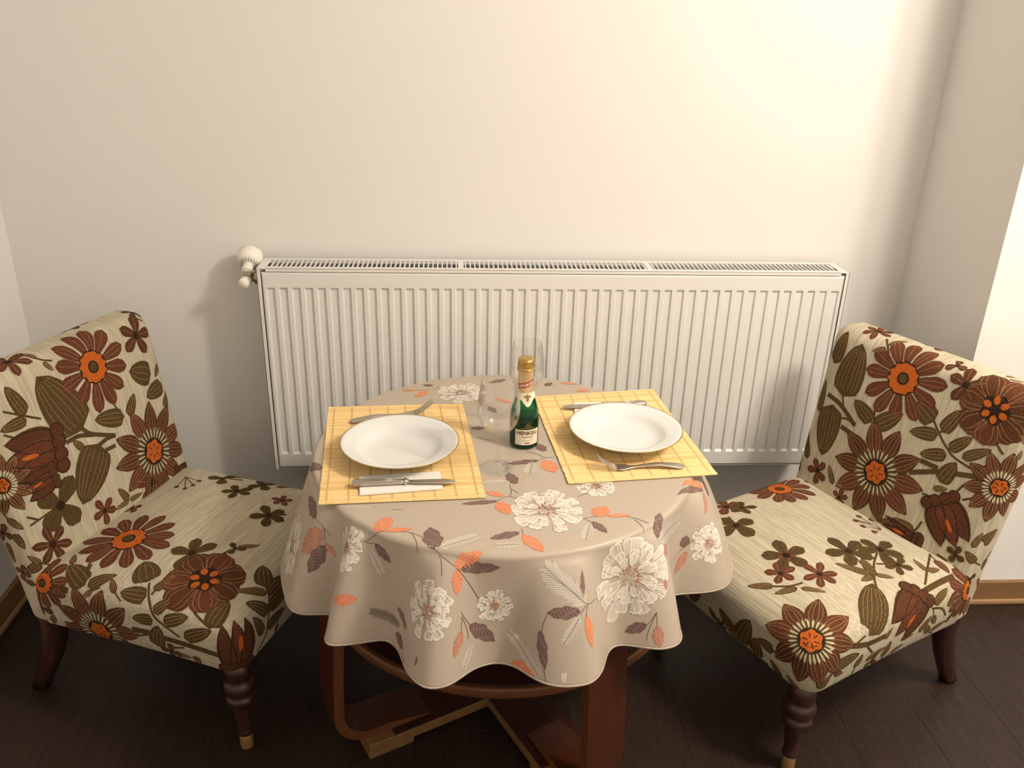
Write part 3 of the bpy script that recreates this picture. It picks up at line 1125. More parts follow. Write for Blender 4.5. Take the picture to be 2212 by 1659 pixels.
# ------------------------------------------------------------------ plates
def plate(pl, pr, pb, pf, label):
    H = 0.034
    a, b, c, d = [at_z(*q, ZM + H) for q in (pl, pr, pb, pf)]
    ctr = (a + b + c + d) / 4
    R = ((a - b).length + (c - d).length) / 4
    root = thing('soup_plate', label, 'plate', (ctr.x, ctr.y, ZM), 'white soup plates')
    k = R / 0.124
    prof = [(0.0, 0.0035), (0.058, 0.0035), (0.062, 0.0), (0.066, 0.0), (0.069, 0.005), (0.080, 0.012), (0.089, 0.021), (0.100, 0.0245), (0.115, 0.0295), (0.1232, 0.0328),
            (0.1240, 0.0338), (0.1232, 0.0347), (0.114, 0.0320), (0.100, 0.0272), (0.090, 0.0243), (0.086, 0.0215), (0.080, 0.0160), (0.072, 0.0105), (0.060, 0.0078), (0.04, 0.0070), (0.0, 0.0068)]
    lathe('dish', [(r * k, z) for r, z in prof], M['china'], root, n=96, close_bottom=False)
    g = lathe('gilt_rim', [(0.1217 * k, 0.0343), (0.1233 * k, 0.0349), (0.12405 * k, 0.0344), (0.1243 * k, 0.0336), (0.1236 * k, 0.0333)], M['gilt'], root, n=96, close_bottom=False)
    return root


plate((735, 951), (992, 951), (866, 894), (861, 1012), 'white soup plate with gilt rim on the left placemat')
plate((1228, 920), (1474, 926), (1356, 867), (1346, 973), 'white soup plate with gilt rim on the right placemat')


# ------------------------------------------------------------------ napkins and cutlery
def napkin(corners, label, z0, th=0.003):
    P = [at_z(x_, y_, z0 + th) for x_, y_ in corners]
    ctr = sum(P, Vector()) / 4
    L = [p - ctr for p in P]
    root = thing('paper_napkin', label, 'napkin', (ctr.x, ctr.y, z0), 'folded paper napkins')
    n = 4
    for i in range(n):
        sc = 1 - 0.006 * i
        bm = bmesh.new()
        lo = [bm.verts.new((q.x * sc, q.y * (1 - 0.02 * i), i * th / n + 0.0001)) for q in L]
        hi = [bm.verts.new((q.x * sc, q.y * (1 - 0.02 * i), (i + 0.86) * th / n + 0.0001)) for q in L]
        bm.faces.new(lo)
        bm.faces.new(hi)
        for k in range(4):
            bm.faces.new((lo[k], lo[(k + 1) % 4], hi[(k + 1) % 4], hi[k]))
        bm_obj('napkin_layer', bm, M['paper'], root)
    return root


napkin([(775, 1028), (950, 1016), (957, 1054), (776, 1068)], 'folded white paper napkin in front of the left plate', ZM)
napkin([(1237, 869), (1392, 866), (1408, 900), (1243, 903)], 'folded white paper napkin partly behind the right plate', ZM)
ZN = ZM + 0.0034


def loft(sections, n=12):
    """sections: (x, half width, z centre, half thickness) -> closed smooth tube along x"""
    V, F = [], []
    for x_, hw, zc, ht in sections:
        for k in range(n):
            a = 2 * PI * k / n
            c_, s_ = math.cos(a), math.sin(a)
            sq = 0.75
            V.append((x_, hw * math.copysign(abs(c_) ** sq, c_), zc + ht * math.copysign(abs(s_) ** sq, s_)))
    m_ = len(sections)
    for i in range(m_ - 1):
        for k in range(n):
            a, b = i * n + k, i * n + (k + 1) % n
            F.append((a, b, b + n, a + n))
    F += [tuple(range(n - 1, -1, -1)), tuple((m_ - 1) * n + k for k in range(n))]
    return V, F


def place_on(root_name, p_from, p_to, z, label, cat, group):
    a, b = at_z(*p_from, z), at_z(*p_to, z)
    root = thing(root_name, label, cat, (a.x, a.y, z), group)
    d = b - a
    root.rotation_euler = (0, 0, math.atan2(d.y, d.x))
    return root, d.length


def knife(p_handle, p_tip, z, label):
    root, L = place_on('dinner_knife', p_handle, p_tip, z, label, 'knife', 'dinner knives')
    k = L / 0.22
    V, F = loft([(0.0, 0.003, 0.0058, 0.003), (0.003 * k, 0.0075, 0.006, 0.0056), (0.010 * k, 0.0092, 0.006, 0.0060), (0.03 * k, 0.0088, 0.006, 0.0056), (0.075 * k, 0.0072, 0.006, 0.0050), (0.105 * k, 0.0062, 0.006, 0.0045), (0.110 * k, 0.0058, 0.006, 0.0044)])
    h = new_obj('handle', V, F, M['steel'], root)
    for yy in (-0.0026, 0.0026):
        V, F = loft([(0.016 * k, 0.0008, 0.0114, 0.0006), (0.10 * k, 0.0007, 0.0102, 0.0006)], 6)
        new_obj('handle_ridge', [(v[0], v[1] + yy, v[2]) for v in V], F, M['steel'], h)
    V, F = loft([(0.1095 * k, 0.0060, 0.006, 0.0048), (0.111 * k, 0.0076, 0.006, 0.0060), (0.115 * k, 0.0078, 0.006, 0.0062), (0.117 * k, 0.0060, 0.006, 0.0045), (0.122 * k, 0.0046, 0.0056, 0.0026)])
    new_obj('bolster', V, F, M['steel'], root)
    V, F = loft([(0.121 * k, 0.0048, 0.0052, 0.0016), (0.135 * k, 0.0075, 0.0046, 0.0010), (0.165 * k, 0.0088, 0.0040, 0.0009), (0.190 * k, 0.0098, 0.0034, 0.0008), (0.205 * k, 0.0090, 0.003, 0.0008), (0.215 * k, 0.0055, 0.0028, 0.0007), (0.22 * k, 0.001, 0.0026, 0.0005)])
    new_obj('blade', V, F, M['steel'], root)
    return root


def fork(p_handle, p_tip, z, label, flip=1):
    """flip=1: tines curve up"""
    root, L = place_on('dinner_fork', p_handle, p_tip, z, label, 'fork', 'dinner forks')
    k = L / 0.20

    def zc(t):     # bow of the fork along its length
        return 0.0030 + 0.006 * math.sin(PI * min(1, t / 0.62)) ** 2 + (0.026 * max(0, (t - 0.76) / 0.24) ** 1.5)
    sec = []
    for t, hw, ht in ((0, 0.003, 0.0012), (0.02, 0.0085, 0.0014), (0.06, 0.0098, 0.0015), (0.15, 0.0088, 0.0015), (0.3, 0.0062, 0.0016), (0.45, 0.0045, 0.0018), (0.55, 0.0040, 0.002), (0.61, 0.0048, 0.0018), (0.66, 0.0085, 0.0014), (0.70, 0.0110, 0.0012), (0.745, 0.0120, 0.0011), (0.76, 0.0120, 0.0010)):
        sec.append((t * L, hw * 1.12, zc(t), ht * 1.25))
    V, F = loft(sec)
    new_obj('handle', V, F, M['steel'], root)
    for q in (-1.5, -0.5, 0.5, 1.5):
        s2 = []
        for t in (0.75, 0.80, 0.85, 0.90, 0.95, 0.985, 1.0):
            s2.append((t * L, 0.0020 if t < 0.95 else 0.0020 * (1.02 - t) / 0.07 + 0.0003, zc(t), 0.0010 if t < 0.98 else 0.0005))
        V, F = loft(s2, 8)
        new_obj('tine', [(v[0], v[1] + q * 0.0064, v[2]) for v in V], F, M['steel'], root)
    return root


knife((760, 1049), (984, 1042), ZN, 'steel knife with ridged handle on the napkin before the left plate')
knife((1396, 876), (1215, 881), ZN, 'steel knife on the napkin behind the right plate')
fork((757, 913), (936, 889), ZM, 'steel fork partly hidden behind the left plate')
fork((1477, 1009), (1289, 1013), ZM, 'steel fork lying in front of the right plate')


# ------------------------------------------------------------------ wine glasses
def wine_glass(px, H, label, rb=0.0425):
    p = at_z(*px, ZT)
    root = thing('wine_glass', label, 'wine glass', (p.x, p.y, ZT), 'clear wine glasses')
    hb = H * 0.41
    k = rb / 0.0425
    outer = [(0.0, 0.0), (0.034, 0.0), (0.0348, 0.0008), (0.034, 0.0018), (0.020, 0.0035), (0.010, 0.0058), (0.0055, 0.0100), (0.0042, 0.020), (0.0038, 0.045), (0.0040, hb - 0.012), (0.0058, hb - 0.004)]
    bowl = [(0.0, 0.0), (0.018, 0.004), (0.030, 0.014), (0.038, 0.028), (0.0420, 0.044), (0.0425, 0.056), (0.0412, 0.075), (0.0385, 0.095), (0.0355, H - hb - 0.0005)]
    ou = [(r * k, hb + z) for r, z in bowl[1:]]
    inn = [(max(0.0, r * k - 0.0011), hb + z + (0.0025 if i < 2 else 0.0008 if i < 4 else 0)) for i, (r, z) in enumerate(bowl)]
    inn[0] = (0.0, hb + 0.0045)
    inn[1] = (0.0165 * k, hb + 0.0072)
    # smooth the bowl outlines
    def sm(pr, n):
        r_ = catmull([q[0] for q in pr], n)
        z_ = catmull([q[1] for q in pr], n)
        return list(zip([max(0, x_) for x_ in r_], z_))
    foot = lathe('foot', outer[:7] + [(0.0048, 0.0135), (0.0, 0.0135)], M['glass'], root, n=48, close_bottom=False)
    prof = [(0.0, 0.0136)] + [(0.0047, 0.0136)] + outer[7:] + sm([outer[-1]] + ou, 30)[1:]
    top = prof[-1]
    prof += [(top[0] - 0.0005, top[1] + 0.0005)] + sm(list(reversed(inn)), 30)
    lathe('bowl_and_stem', prof, M['glass'], root, n=64, close_bottom=False)
    return root


wine_glass((1075, 1010), 0.194, 'empty wine glass standing in front of the bottle', 0.0430)
wine_glass((1134, 912), 0.194, 'empty wine glass standing behind the bottle', 0.0385)

# ------------------------------------------------------------------ bottle
bp = at_z(1131, 957, ZT)
bot = thing('sparkling_wine_bottle', 'small green sparkling wine bottle with gold foil between the glasses', 'bottle', (bp.x, bp.y, ZT))
BH = 0.200
ctrl = [(0.0, 0.0310), (0.33, 0.0312), (0.40, 0.0298), (0.47, 0.0262), (0.54, 0.0218), (0.61, 0.0180), (0.70, 0.0156), (0.80, 0.0150), (0.86, 0.0155)]


def br(f):
    fs = [c[0] for c in ctrl]
    rs = [c[1] for c in ctrl]
    return float(np.interp(f, np.array(fs), np.array(rs)))


# smooth radius table
ft = np.linspace(0, 0.86, 173)
rt = np.array([br(f) for f in ft])
kk = np.exp(-0.5 * (np.arange(-12, 13) / 5.0) ** 2)
kk /= kk.sum()
rt_s = np.convolve(np.pad(rt, 12, 'edge'), kk, 'valid')


def bsm(f):
    return float(np.interp(f, ft, rt_s))


body = [(0.0, 0.006), (0.018, 0.005), (0.026, 0.0008), (0.0285, 0.0), (0.0305, 0.002), (bsm(0.03), 0.006)] + [(bsm(f), f * BH) for f in np.linspace(0.05, 0.86, 40)]
lathe('glass_body', body + [(0.0, 0.86 * BH)], M['bottle'], bot, n=64, close_bottom=False)
lathe('wine', [(0.0, 0.0066), (0.024, 0.0066)] + [(bsm(f) - 0.0008, f * BH) for f in np.linspace(0.05, 0.345, 16)] + [(0.0, 0.345 * BH)], M['wine'], bot, n=48, close_bottom=False)
FA = math.atan2(CAM[1] - bp.y, CAM[0] - bp.x)     # towards the viewer


def wrap(name, f_lo, f_hi, a0, a1, m_, parent, off=0.0004, lo_fn=None, hi_fn=None, na=40, nz=10):
    """a piece of label bent round the bottle; lo_fn/hi_fn give edges by angle fraction"""
    V, F = [], []
    for i in range(na + 1):
        t = i / na
        a = a0 + (a1 - a0) * t
        l_ = lo_fn(t) if lo_fn else f_lo
        h_ = hi_fn(t) if hi_fn else f_hi
        for j in range(nz + 1):
            f = l_ + (h_ - l_) * j / nz
            r = bsm(f) + off
            V.append((r * math.cos(a), r * math.sin(a), f * BH))
    for i in range(na):
        for j in range(nz):
            a_ = i * (nz + 1) + j
            F.append((a_, a_ + nz + 1, a_ + nz + 2, a_ + 1))
    return new_obj(name, V, F, m_, parent)


def wrap_text(txt, size, f_c, a_c, m_, parent, off=0.0009, slope=0.0, bold=0.0, name='lettering'):
    cu = bpy.data.curves.new('lettering', 'FONT')
    cu.body = txt
    cu.size = size
    cu.align_x = 'CENTER'
    cu.align_y = 'CENTER'
    cu.resolution_u = 3
    cu.offset = bold
    tmp = bpy.data.objects.new('tmp_text', cu)
    COL.objects.link(tmp)
    dg = bpy.context.evaluated_depsgraph_get()
    me = bpy.data.meshes.new_from_object(tmp.evaluated_get(dg))
    bpy.data.objects.remove(tmp, do_unlink=True)
    bpy.data.curves.remove(cu)
    bm = bmesh.new()
    bm.from_mesh(me)
    bmesh.ops.triangulate(bm, faces=bm.faces)
    for v in bm.verts:
        x_, y_ = v.co.x, v.co.y + slope * v.co.x
        f = f_c + y_ / BH
        r = bsm(f) + off
        a = a_c + x_ / bsm(f_c)
        v.co = Vector((r * math.cos(a), r * math.sin(a), f * BH))
    bm.to_mesh(me)
    bm.free()
    me.name = name
    me.materials.clear()
    me.materials.append(m_)
    o = bpy.data.objects.new(name, me)
    COL.objects.link(o)
    o.parent = parent
    return o


LA = FA + 0.26     # label is turned a little to the right
lab = wrap('front_label', 0.055, 0.235, LA - 0.88, LA + 0.88, M['label'], bot, 0.0005)
wrap_text('HENKELL', 0.0118, 0.196, LA, M['ink'], lab, 0.0010, bold=0.0003)
wrap_text('TROCKEN', 0.0056, 0.150, LA, M['ink'], lab, 0.0010)
for q in (-0.0085, 0.0, 0.0085):
    wrap('print_line', 0.110, 0.114, LA + (q - 0.0032) / 0.031, LA + (q + 0.0032) / 0.031, M['ink_gold'], lab, 0.0009, na=4, nz=1)
wrap('label_mark', 0.073, 0.085, LA - 0.16, LA + 0.16, M['label_red'], lab, 0.0009, na=10, nz=2)
# little crest printed in gold above the label
for dx, hgt in ((-0.004, 0.006), (0, 0.011), (0.004, 0.006)):
    wrap('crest', 0.262, 0.262 + hgt / BH, LA + (dx - 0.0008) / 0.031, LA + (dx + 0.0008) / 0.031, M['ink_gold'], bot, 0.0005, na=2, nz=4)
wrap('crest_line', 0.250, 0.256, LA - 0.5, LA + 0.5, M['ink_gold'], bot, 0.0005, na=16, nz=1)
# foil capsule
foil = lathe('foil_capsule', [(bsm(f) + 0.0006, f * BH) for f in np.linspace(0.60, 0.84, 20)] + [(0.0172, 0.855 * BH), (0.0178, 0.875 * BH), (0.0176, 0.90 * BH)], M['foil_pale'], bot, n=48, close_bottom=False)
cap = lathe('cork_cap', [(0.0176, 0.898 * BH), (0.0165, 0.905 * BH), (0.0178, 0.915 * BH), (0.0180, 0.935 * BH), (0.0168, 0.945 * BH), (0.0176, 0.955 * BH), (0.0172, 0.980 * BH), (0.0145, 0.996 * BH), (0.0080, 1.0 * BH), (0.0, 1.0 * BH)], M['foil'], bot, n=48, close_bottom=False)
lathe('wire_ring', [(0.0178, 0.868 * BH), (0.0188, 0.872 * BH), (0.0188, 0.884 * BH), (0.0178, 0.888 * BH)], M['foil'], bot, n=48, close_bottom=False)
# white shoulder collar with pointed front and the emblem
lo = lambda t: 0.565 - 0.075 * math.exp(-((t - 0.5) / 0.07) ** 2) + 0.0 * t
wrap('shoulder_label', 0.52, 0.635, LA - PI, LA + PI, M['label'], bot, 0.0012, lo_fn=lo, na=96)


def emblem(a_c, f_c, s, parent):
    """fleur-de-lis of three petals, a bar and a foot"""
    V, F = [], []

    def add(pts, w_):
        b = len(V)
        for i, (x_, y_) in enumerate(pts):
            q0, q1 = pts[max(i - 1, 0)], pts[min(i + 1, len(pts) - 1)]
            tx, ty = q1[0] - q0[0], q1[1] - q0[1]
            l_ = math.hypot(tx, ty) or 1
            for sg in (-1, 1):
                X, Y = x_ - ty / l_ * w_[i] * sg, y_ + tx / l_ * w_[i] * sg
                f = f_c + Y * s / BH
                r = bsm(f) + 0.0018
                a = a_c + X * s / bsm(f_c)
                V.append((r * math.cos(a), r * math.sin(a), f * BH))
        for i in range(len(pts) - 1):
            F.append((b + 2 * i, b + 2 * i + 1, b + 2 * i + 3, b + 2 * i + 2))
    add([(0, -0.2), (0, 0.1), (0, 0.45), (0, 0.75), (0, 1.0)], [0.08, 0.13, 0.20, 0.13, 0.01])
    for sg in (-1, 1):
        add([(0.08 * sg, -0.15), (0.22 * sg, 0.2), (0.42 * sg, 0.42), (0.62 * sg, 0.30), (0.60 * sg, 0.05)], [0.07, 0.13, 0.17, 0.16, 0.05])
        add([(0.05 * sg, -0.25), (0.2 * sg, -0.5), (0.34 * sg, -0.48)], [0.06, 0.07, 0.02])
    add([(0, -0.25), (0, -0.55), (0, -0.8)], [0.08, 0.10, 0.01])
    add([(-0.32, -0.2), (0.32, -0.2)], [0.06, 0.06])
    return new_obj('emblem', V, F, M['ink_gold'], parent, smooth=False)


emblem(LA, 0.580, 0.0105, bot)
# slanted red band with the name
bl = lambda t: 0.655 + 0.075 * t
bh = lambda t: 0.712 + 0.075 * t
band = wrap('neck_band', 0, 0, LA - 1.75, LA + 1.35, M['label_red'], bot, 0.0011, lo_fn=bl, hi_fn=bh)
wrap_text('HENKELL', 0.0098, 0.722, LA - 0.10, M['label'], band, 0.0016, slope=0.31, bold=0.0002)


# ------------------------------------------------------------------ chairs
def pillow(outline, levels):
    """outline: loop of (a, b) points; levels: (inset scale a, inset scale b, height); closed at both ends"""
    n = len(outline)
    V, F = [], []
    for sa, sb, h in levels:
        for a, b in outline:
            V.append((a * sa, b * sb, h))
    for i in range(len(levels) - 1):
        for k_ in range(n):
            a, b = i * n + k_, i * n + (k_ + 1) % n
            F.append((a, b, b + n, a + n))
    F += [tuple(range(n - 1, -1, -1)), tuple((len(levels) - 1) * n + k_ for k_ in range(n))]
    return V, F


def round_rect(ha_, hb_, rads, seg=8, step=0.008):
    """rads: corner radii (++ , -+ , -- , +-)"""
    pts = []
    cs = [(1, 1), (-1, 1), (-1, -1), (1, -1)]
    for (sx, sy), r, a0 in zip(cs, rads, (0, PI / 2, PI, 1.5 * PI)):
        cx, cy = sx * (ha_ - r), sy * (hb_ - r)
        for i in range(seg + 1):
            t = a0 + PI / 2 * i / seg
            pts.append((cx + r * math.cos(t), cy + r * math.sin(t)))
    out = []
    for i, p in enumerate(pts):
        q = pts[(i + 1) % len(pts)]
        d = math.hypot(q[0] - p[0], q[1] - p[1])
        m_ = max(1, int(d / step))
        for k_ in range(m_):
            out.append((p[0] + (q[0] - p[0]) * k_ / m_, p[1] + (q[1] - p[1]) * k_ / m_))
    return out


def chair(name, loc, ang, label, motifs):
    root = thing(name, label, 'chair', (loc[0], loc[1], 0), 'floral slipper chairs')
    root.rotation_euler = (0, 0, ang)
    W = Matrix.Translation((loc[0], loc[1], 0)) @ Matrix.Rotation(ang, 4, 'Z')
    Wi = W.inverted()
    # ---- seat: x forward, y left
    x0, x1, hw = -0.475, 0.030, 0.258
    hx, cx = (x1 - x0) / 2, (x1 + x0) / 2
    zb, zt = 0.238, 0.388
    ol = round_rect(hx, hw, (0.045, 0.02, 0.02, 0.045))
    lv = [(0.02, 0.02, zb), (0.5, 0.5, zb), (0.9, 0.9, zb), (0.985, 0.985, zb), (0.996, 0.996, zb + 0.003), (1, 1, zb + 0.008)]
    lv += [(1, 1, zb + 0.008 + (zt - 0.045 - zb - 0.008) * i / 9) for i in range(1, 10)]
    for i in range(1, 9):
        t = i / 8 * PI / 2
        d = 0.040 * (1 - math.cos(t))
        lv.append((1 - d / hx, 1 - d / hw, zt - 0.045 + 0.045 * math.sin(t)))
    sx, sy = lv[-1][0], lv[-1][1]
    for i in range(1, 30):
        k_ = 1 - i / 29 * 0.985
        lv.append((sx * k_, sy * k_, zt + 0.020 * (1 - k_ ** 2)))
    V, F = pillow(ol, lv)

    def seat_def(v):
        x_, y_, z_ = v[0] + cx, v[1], v[2]
        g = max(0.0, (z_ - zb) / (zt - zb))
        f = max(0.0, (x_ - (x1 - 0.17)) / 0.17)
        z_ -= 0.022 * g * f * f
        bul = 0.010 * math.sin(PI * min(1, g))          # bulging sides
        y_ *= 1 + bul / hw * (1 if abs(y_) > 0.2 else abs(y_) / 0.2)
        if x_ > cx:
            x_ += bul * (x_ - cx) / hx
        # gentle rise of the lower rail between the legs
        if g < 0.3:
            z_ += 0.006 * (1 - g / 0.3) * math.cos(min(1, abs((x_ - cx) / hx)) * PI / 2)
        return Vector((x_, y_, z_))
    SV = [seat_def(v) for v in V]
    SF = F
    # ---- backrest in (y, z) with thickness along x
    bz0, bz1, th = 0.238, 0.803, 0.088
    hz, cz = (bz1 - bz0) / 2, (bz1 + bz0) / 2
    ol = round_rect(hw, hz, (0.035, 0.035, 0.015, 0.015))
    lv = [(0.02, 0.02, 0), (0.3, 0.3, 0), (0.6, 0.6, 0), (0.85, 0.85, 0), (0.93, 0.95, 0.0)]
    rr = 0.034
    for i in range(1, 7):
        t = i / 6 * PI / 2
        d = 0.022 * (1 - math.sin(t))
        lv.append((1 - d / hw, 1 - d / hz, 0.022 * (1 - math.cos(t))))
    lv += [(1, 1, 0.022 + (th - rr - 0.022) * i / 5) for i in range(1, 6)]
    for i in range(1, 9):
        t = i / 8 * PI / 2
        d = rr * (1 - math.cos(t))
        lv.append((1 - d / hw, 1 - d / hz, th - rr + rr * math.sin(t)))
    sx, sy = lv[-1][0], lv[-1][1]
    for i in range(1, 32):
        k_ = 1 - i / 31 * 0.985
        lv.append((sx * k_, sy * k_, th + 0.012 * (1 - k_ ** 2)))
    V, F = pillow(ol, lv)

    def back_def(v):
        y_, z_, t = v[0], v[1] + cz, v[2]
        xf = -0.450 - 0.19 * (z_ - 0.38) + 0.05 * max(0, 0.40 - z_) ** 1.0 * 0
        return Vector((xf - th + t, y_ * (1 + 0.06 * max(0, (z_ - 0.38) / 0.42)), z_))
    BV = [back_def(v) for v in V]
    BF = F
    # motifs are laid on the surfaces in world space
    sb = BVHTree.FromPolygons([W @ v for v in SV], SF)
    bb = BVHTree.FromPolygons([W @ v for v in BV], BF)
    fb = Fabric([sb, bb], YK, 0.0004, 0.00016)
    motifs(fb)
    # unseen back of the chair carries the pattern on
    for k_ in range(7):
        u_, v_ = random.uniform(-0.17, 0.17), 0.32 + 0.07 * k_
        h = bb.find_nearest(W @ Vector((-0.60 - 0.19 * (v_ - 0.38), u_, v_)))
        fb.cur = 1
        (fb.daisy if k_ % 3 == 0 else fb.aster if k_ % 3 == 1 else fb.bloom)((h[0], h[1]), None, R=0.075 if k_ % 3 < 2 else 0.04)
    for nm, idx, V0, F0, bm_ in (('seat', 0, SV, SF, 'fabric_seat'), ('backrest', 1, BV, BF, 'fabric_back')):
        V, F, FM = fabric_faces(V0, F0, fb, idx)
        n0 = len(V0)
        V = V[:n0] + [tuple(Wi @ Vector(v)) for v in V[n0:]]
        new_obj(nm, V, F, [M[bm_]] + [M[k_] for k_ in YK], root, fmat=FM)
    # ---- legs
    for s in (-1, 1):
        prof = [(0.0, 0.0), (0.013, 0.0), (0.0145, 0.004), (0.0145, 0.030), (0.0125, 0.038), (0.0165, 0.041), (0.0178, 0.047), (0.0165, 0.053), (0.0150, 0.056), (0.0170, 0.075), (0.0205, 0.105), (0.0215, 0.120), (0.0225, 0.128), (0.0300, 0.134), (0.0325, 0.142), (0.0300, 0.152), (0.0220, 0.157), (0.0300, 0.163), (0.0345, 0.172), (0.0345, 0.182), (0.0300, 0.192), (0.0240, 0.198), (0.0290, 0.206), (0.0290, 0.246), (0.0, 0.246)]
        lg = lathe('leg', [p for p in prof if p[1] >= 0.038], M['legdark'], root, n=28, mtx=Matrix.Translation((0, s * 0.222, 0)))
        lathe('leg_tip', [(0.0, 0.0), (0.013, 0.0), (0.0145, 0.004), (0.0145, 0.030), (0.0125, 0.0385), (0.0, 0.0385)], M['legtip'], lg, n=24, mtx=Matrix.Translation((0, s * 0.222, 0)))
        # sabre rear leg
        V, F = [], []
        n = 16
        for i in range(n):
            t = i / (n - 1)
            z_ = 0.262 * (1 - t)
            xx = -0.492 + 0.022 * math.sin(PI * t) * (1 - t) - 0.080 * t ** 1.7
            a_, b_ = 0.030 - 0.010 * t, 0.024 - 0.006 * t
            for q in range(12):
                tt = 2 * PI * q / 12
                c_, s_ = math.cos(tt), math.sin(tt)
                V.append((xx + a_ * math.copysign(abs(c_) ** 0.6, c_), s * 0.224 + b_ * math.copysign(abs(s_) ** 0.6, s_), z_))
        for i in range(n - 1):
            for q in range(12):
                a, b = i * 12 + q, i * 12 + (q + 1) % 12
                F.append((a, a + 12, b + 12, b))
        F += [tuple(range(12)), tuple((n - 1) * 12 + q for q in range(11, -1, -1))]
        new_obj('leg', V, F, M['legdark'], root)
    return root


ZA, ZB, ZC, ZD = zoom(0, 640, 2.765), zoom(0, 1050, 2.724), zoom(1440, 680, 2.865), zoom(1440, 1050, 2.724)


def leaves(fb, z, lst, **kw):
    for a, b, c, d, r in lst:
        fb.leaf(z(a, b), z(c, d), r, **kw)


def stems(fb, z, lst, w_=0.0024):
    for pts in lst:
        fb.stem([z(*q) for q in pts], w_)


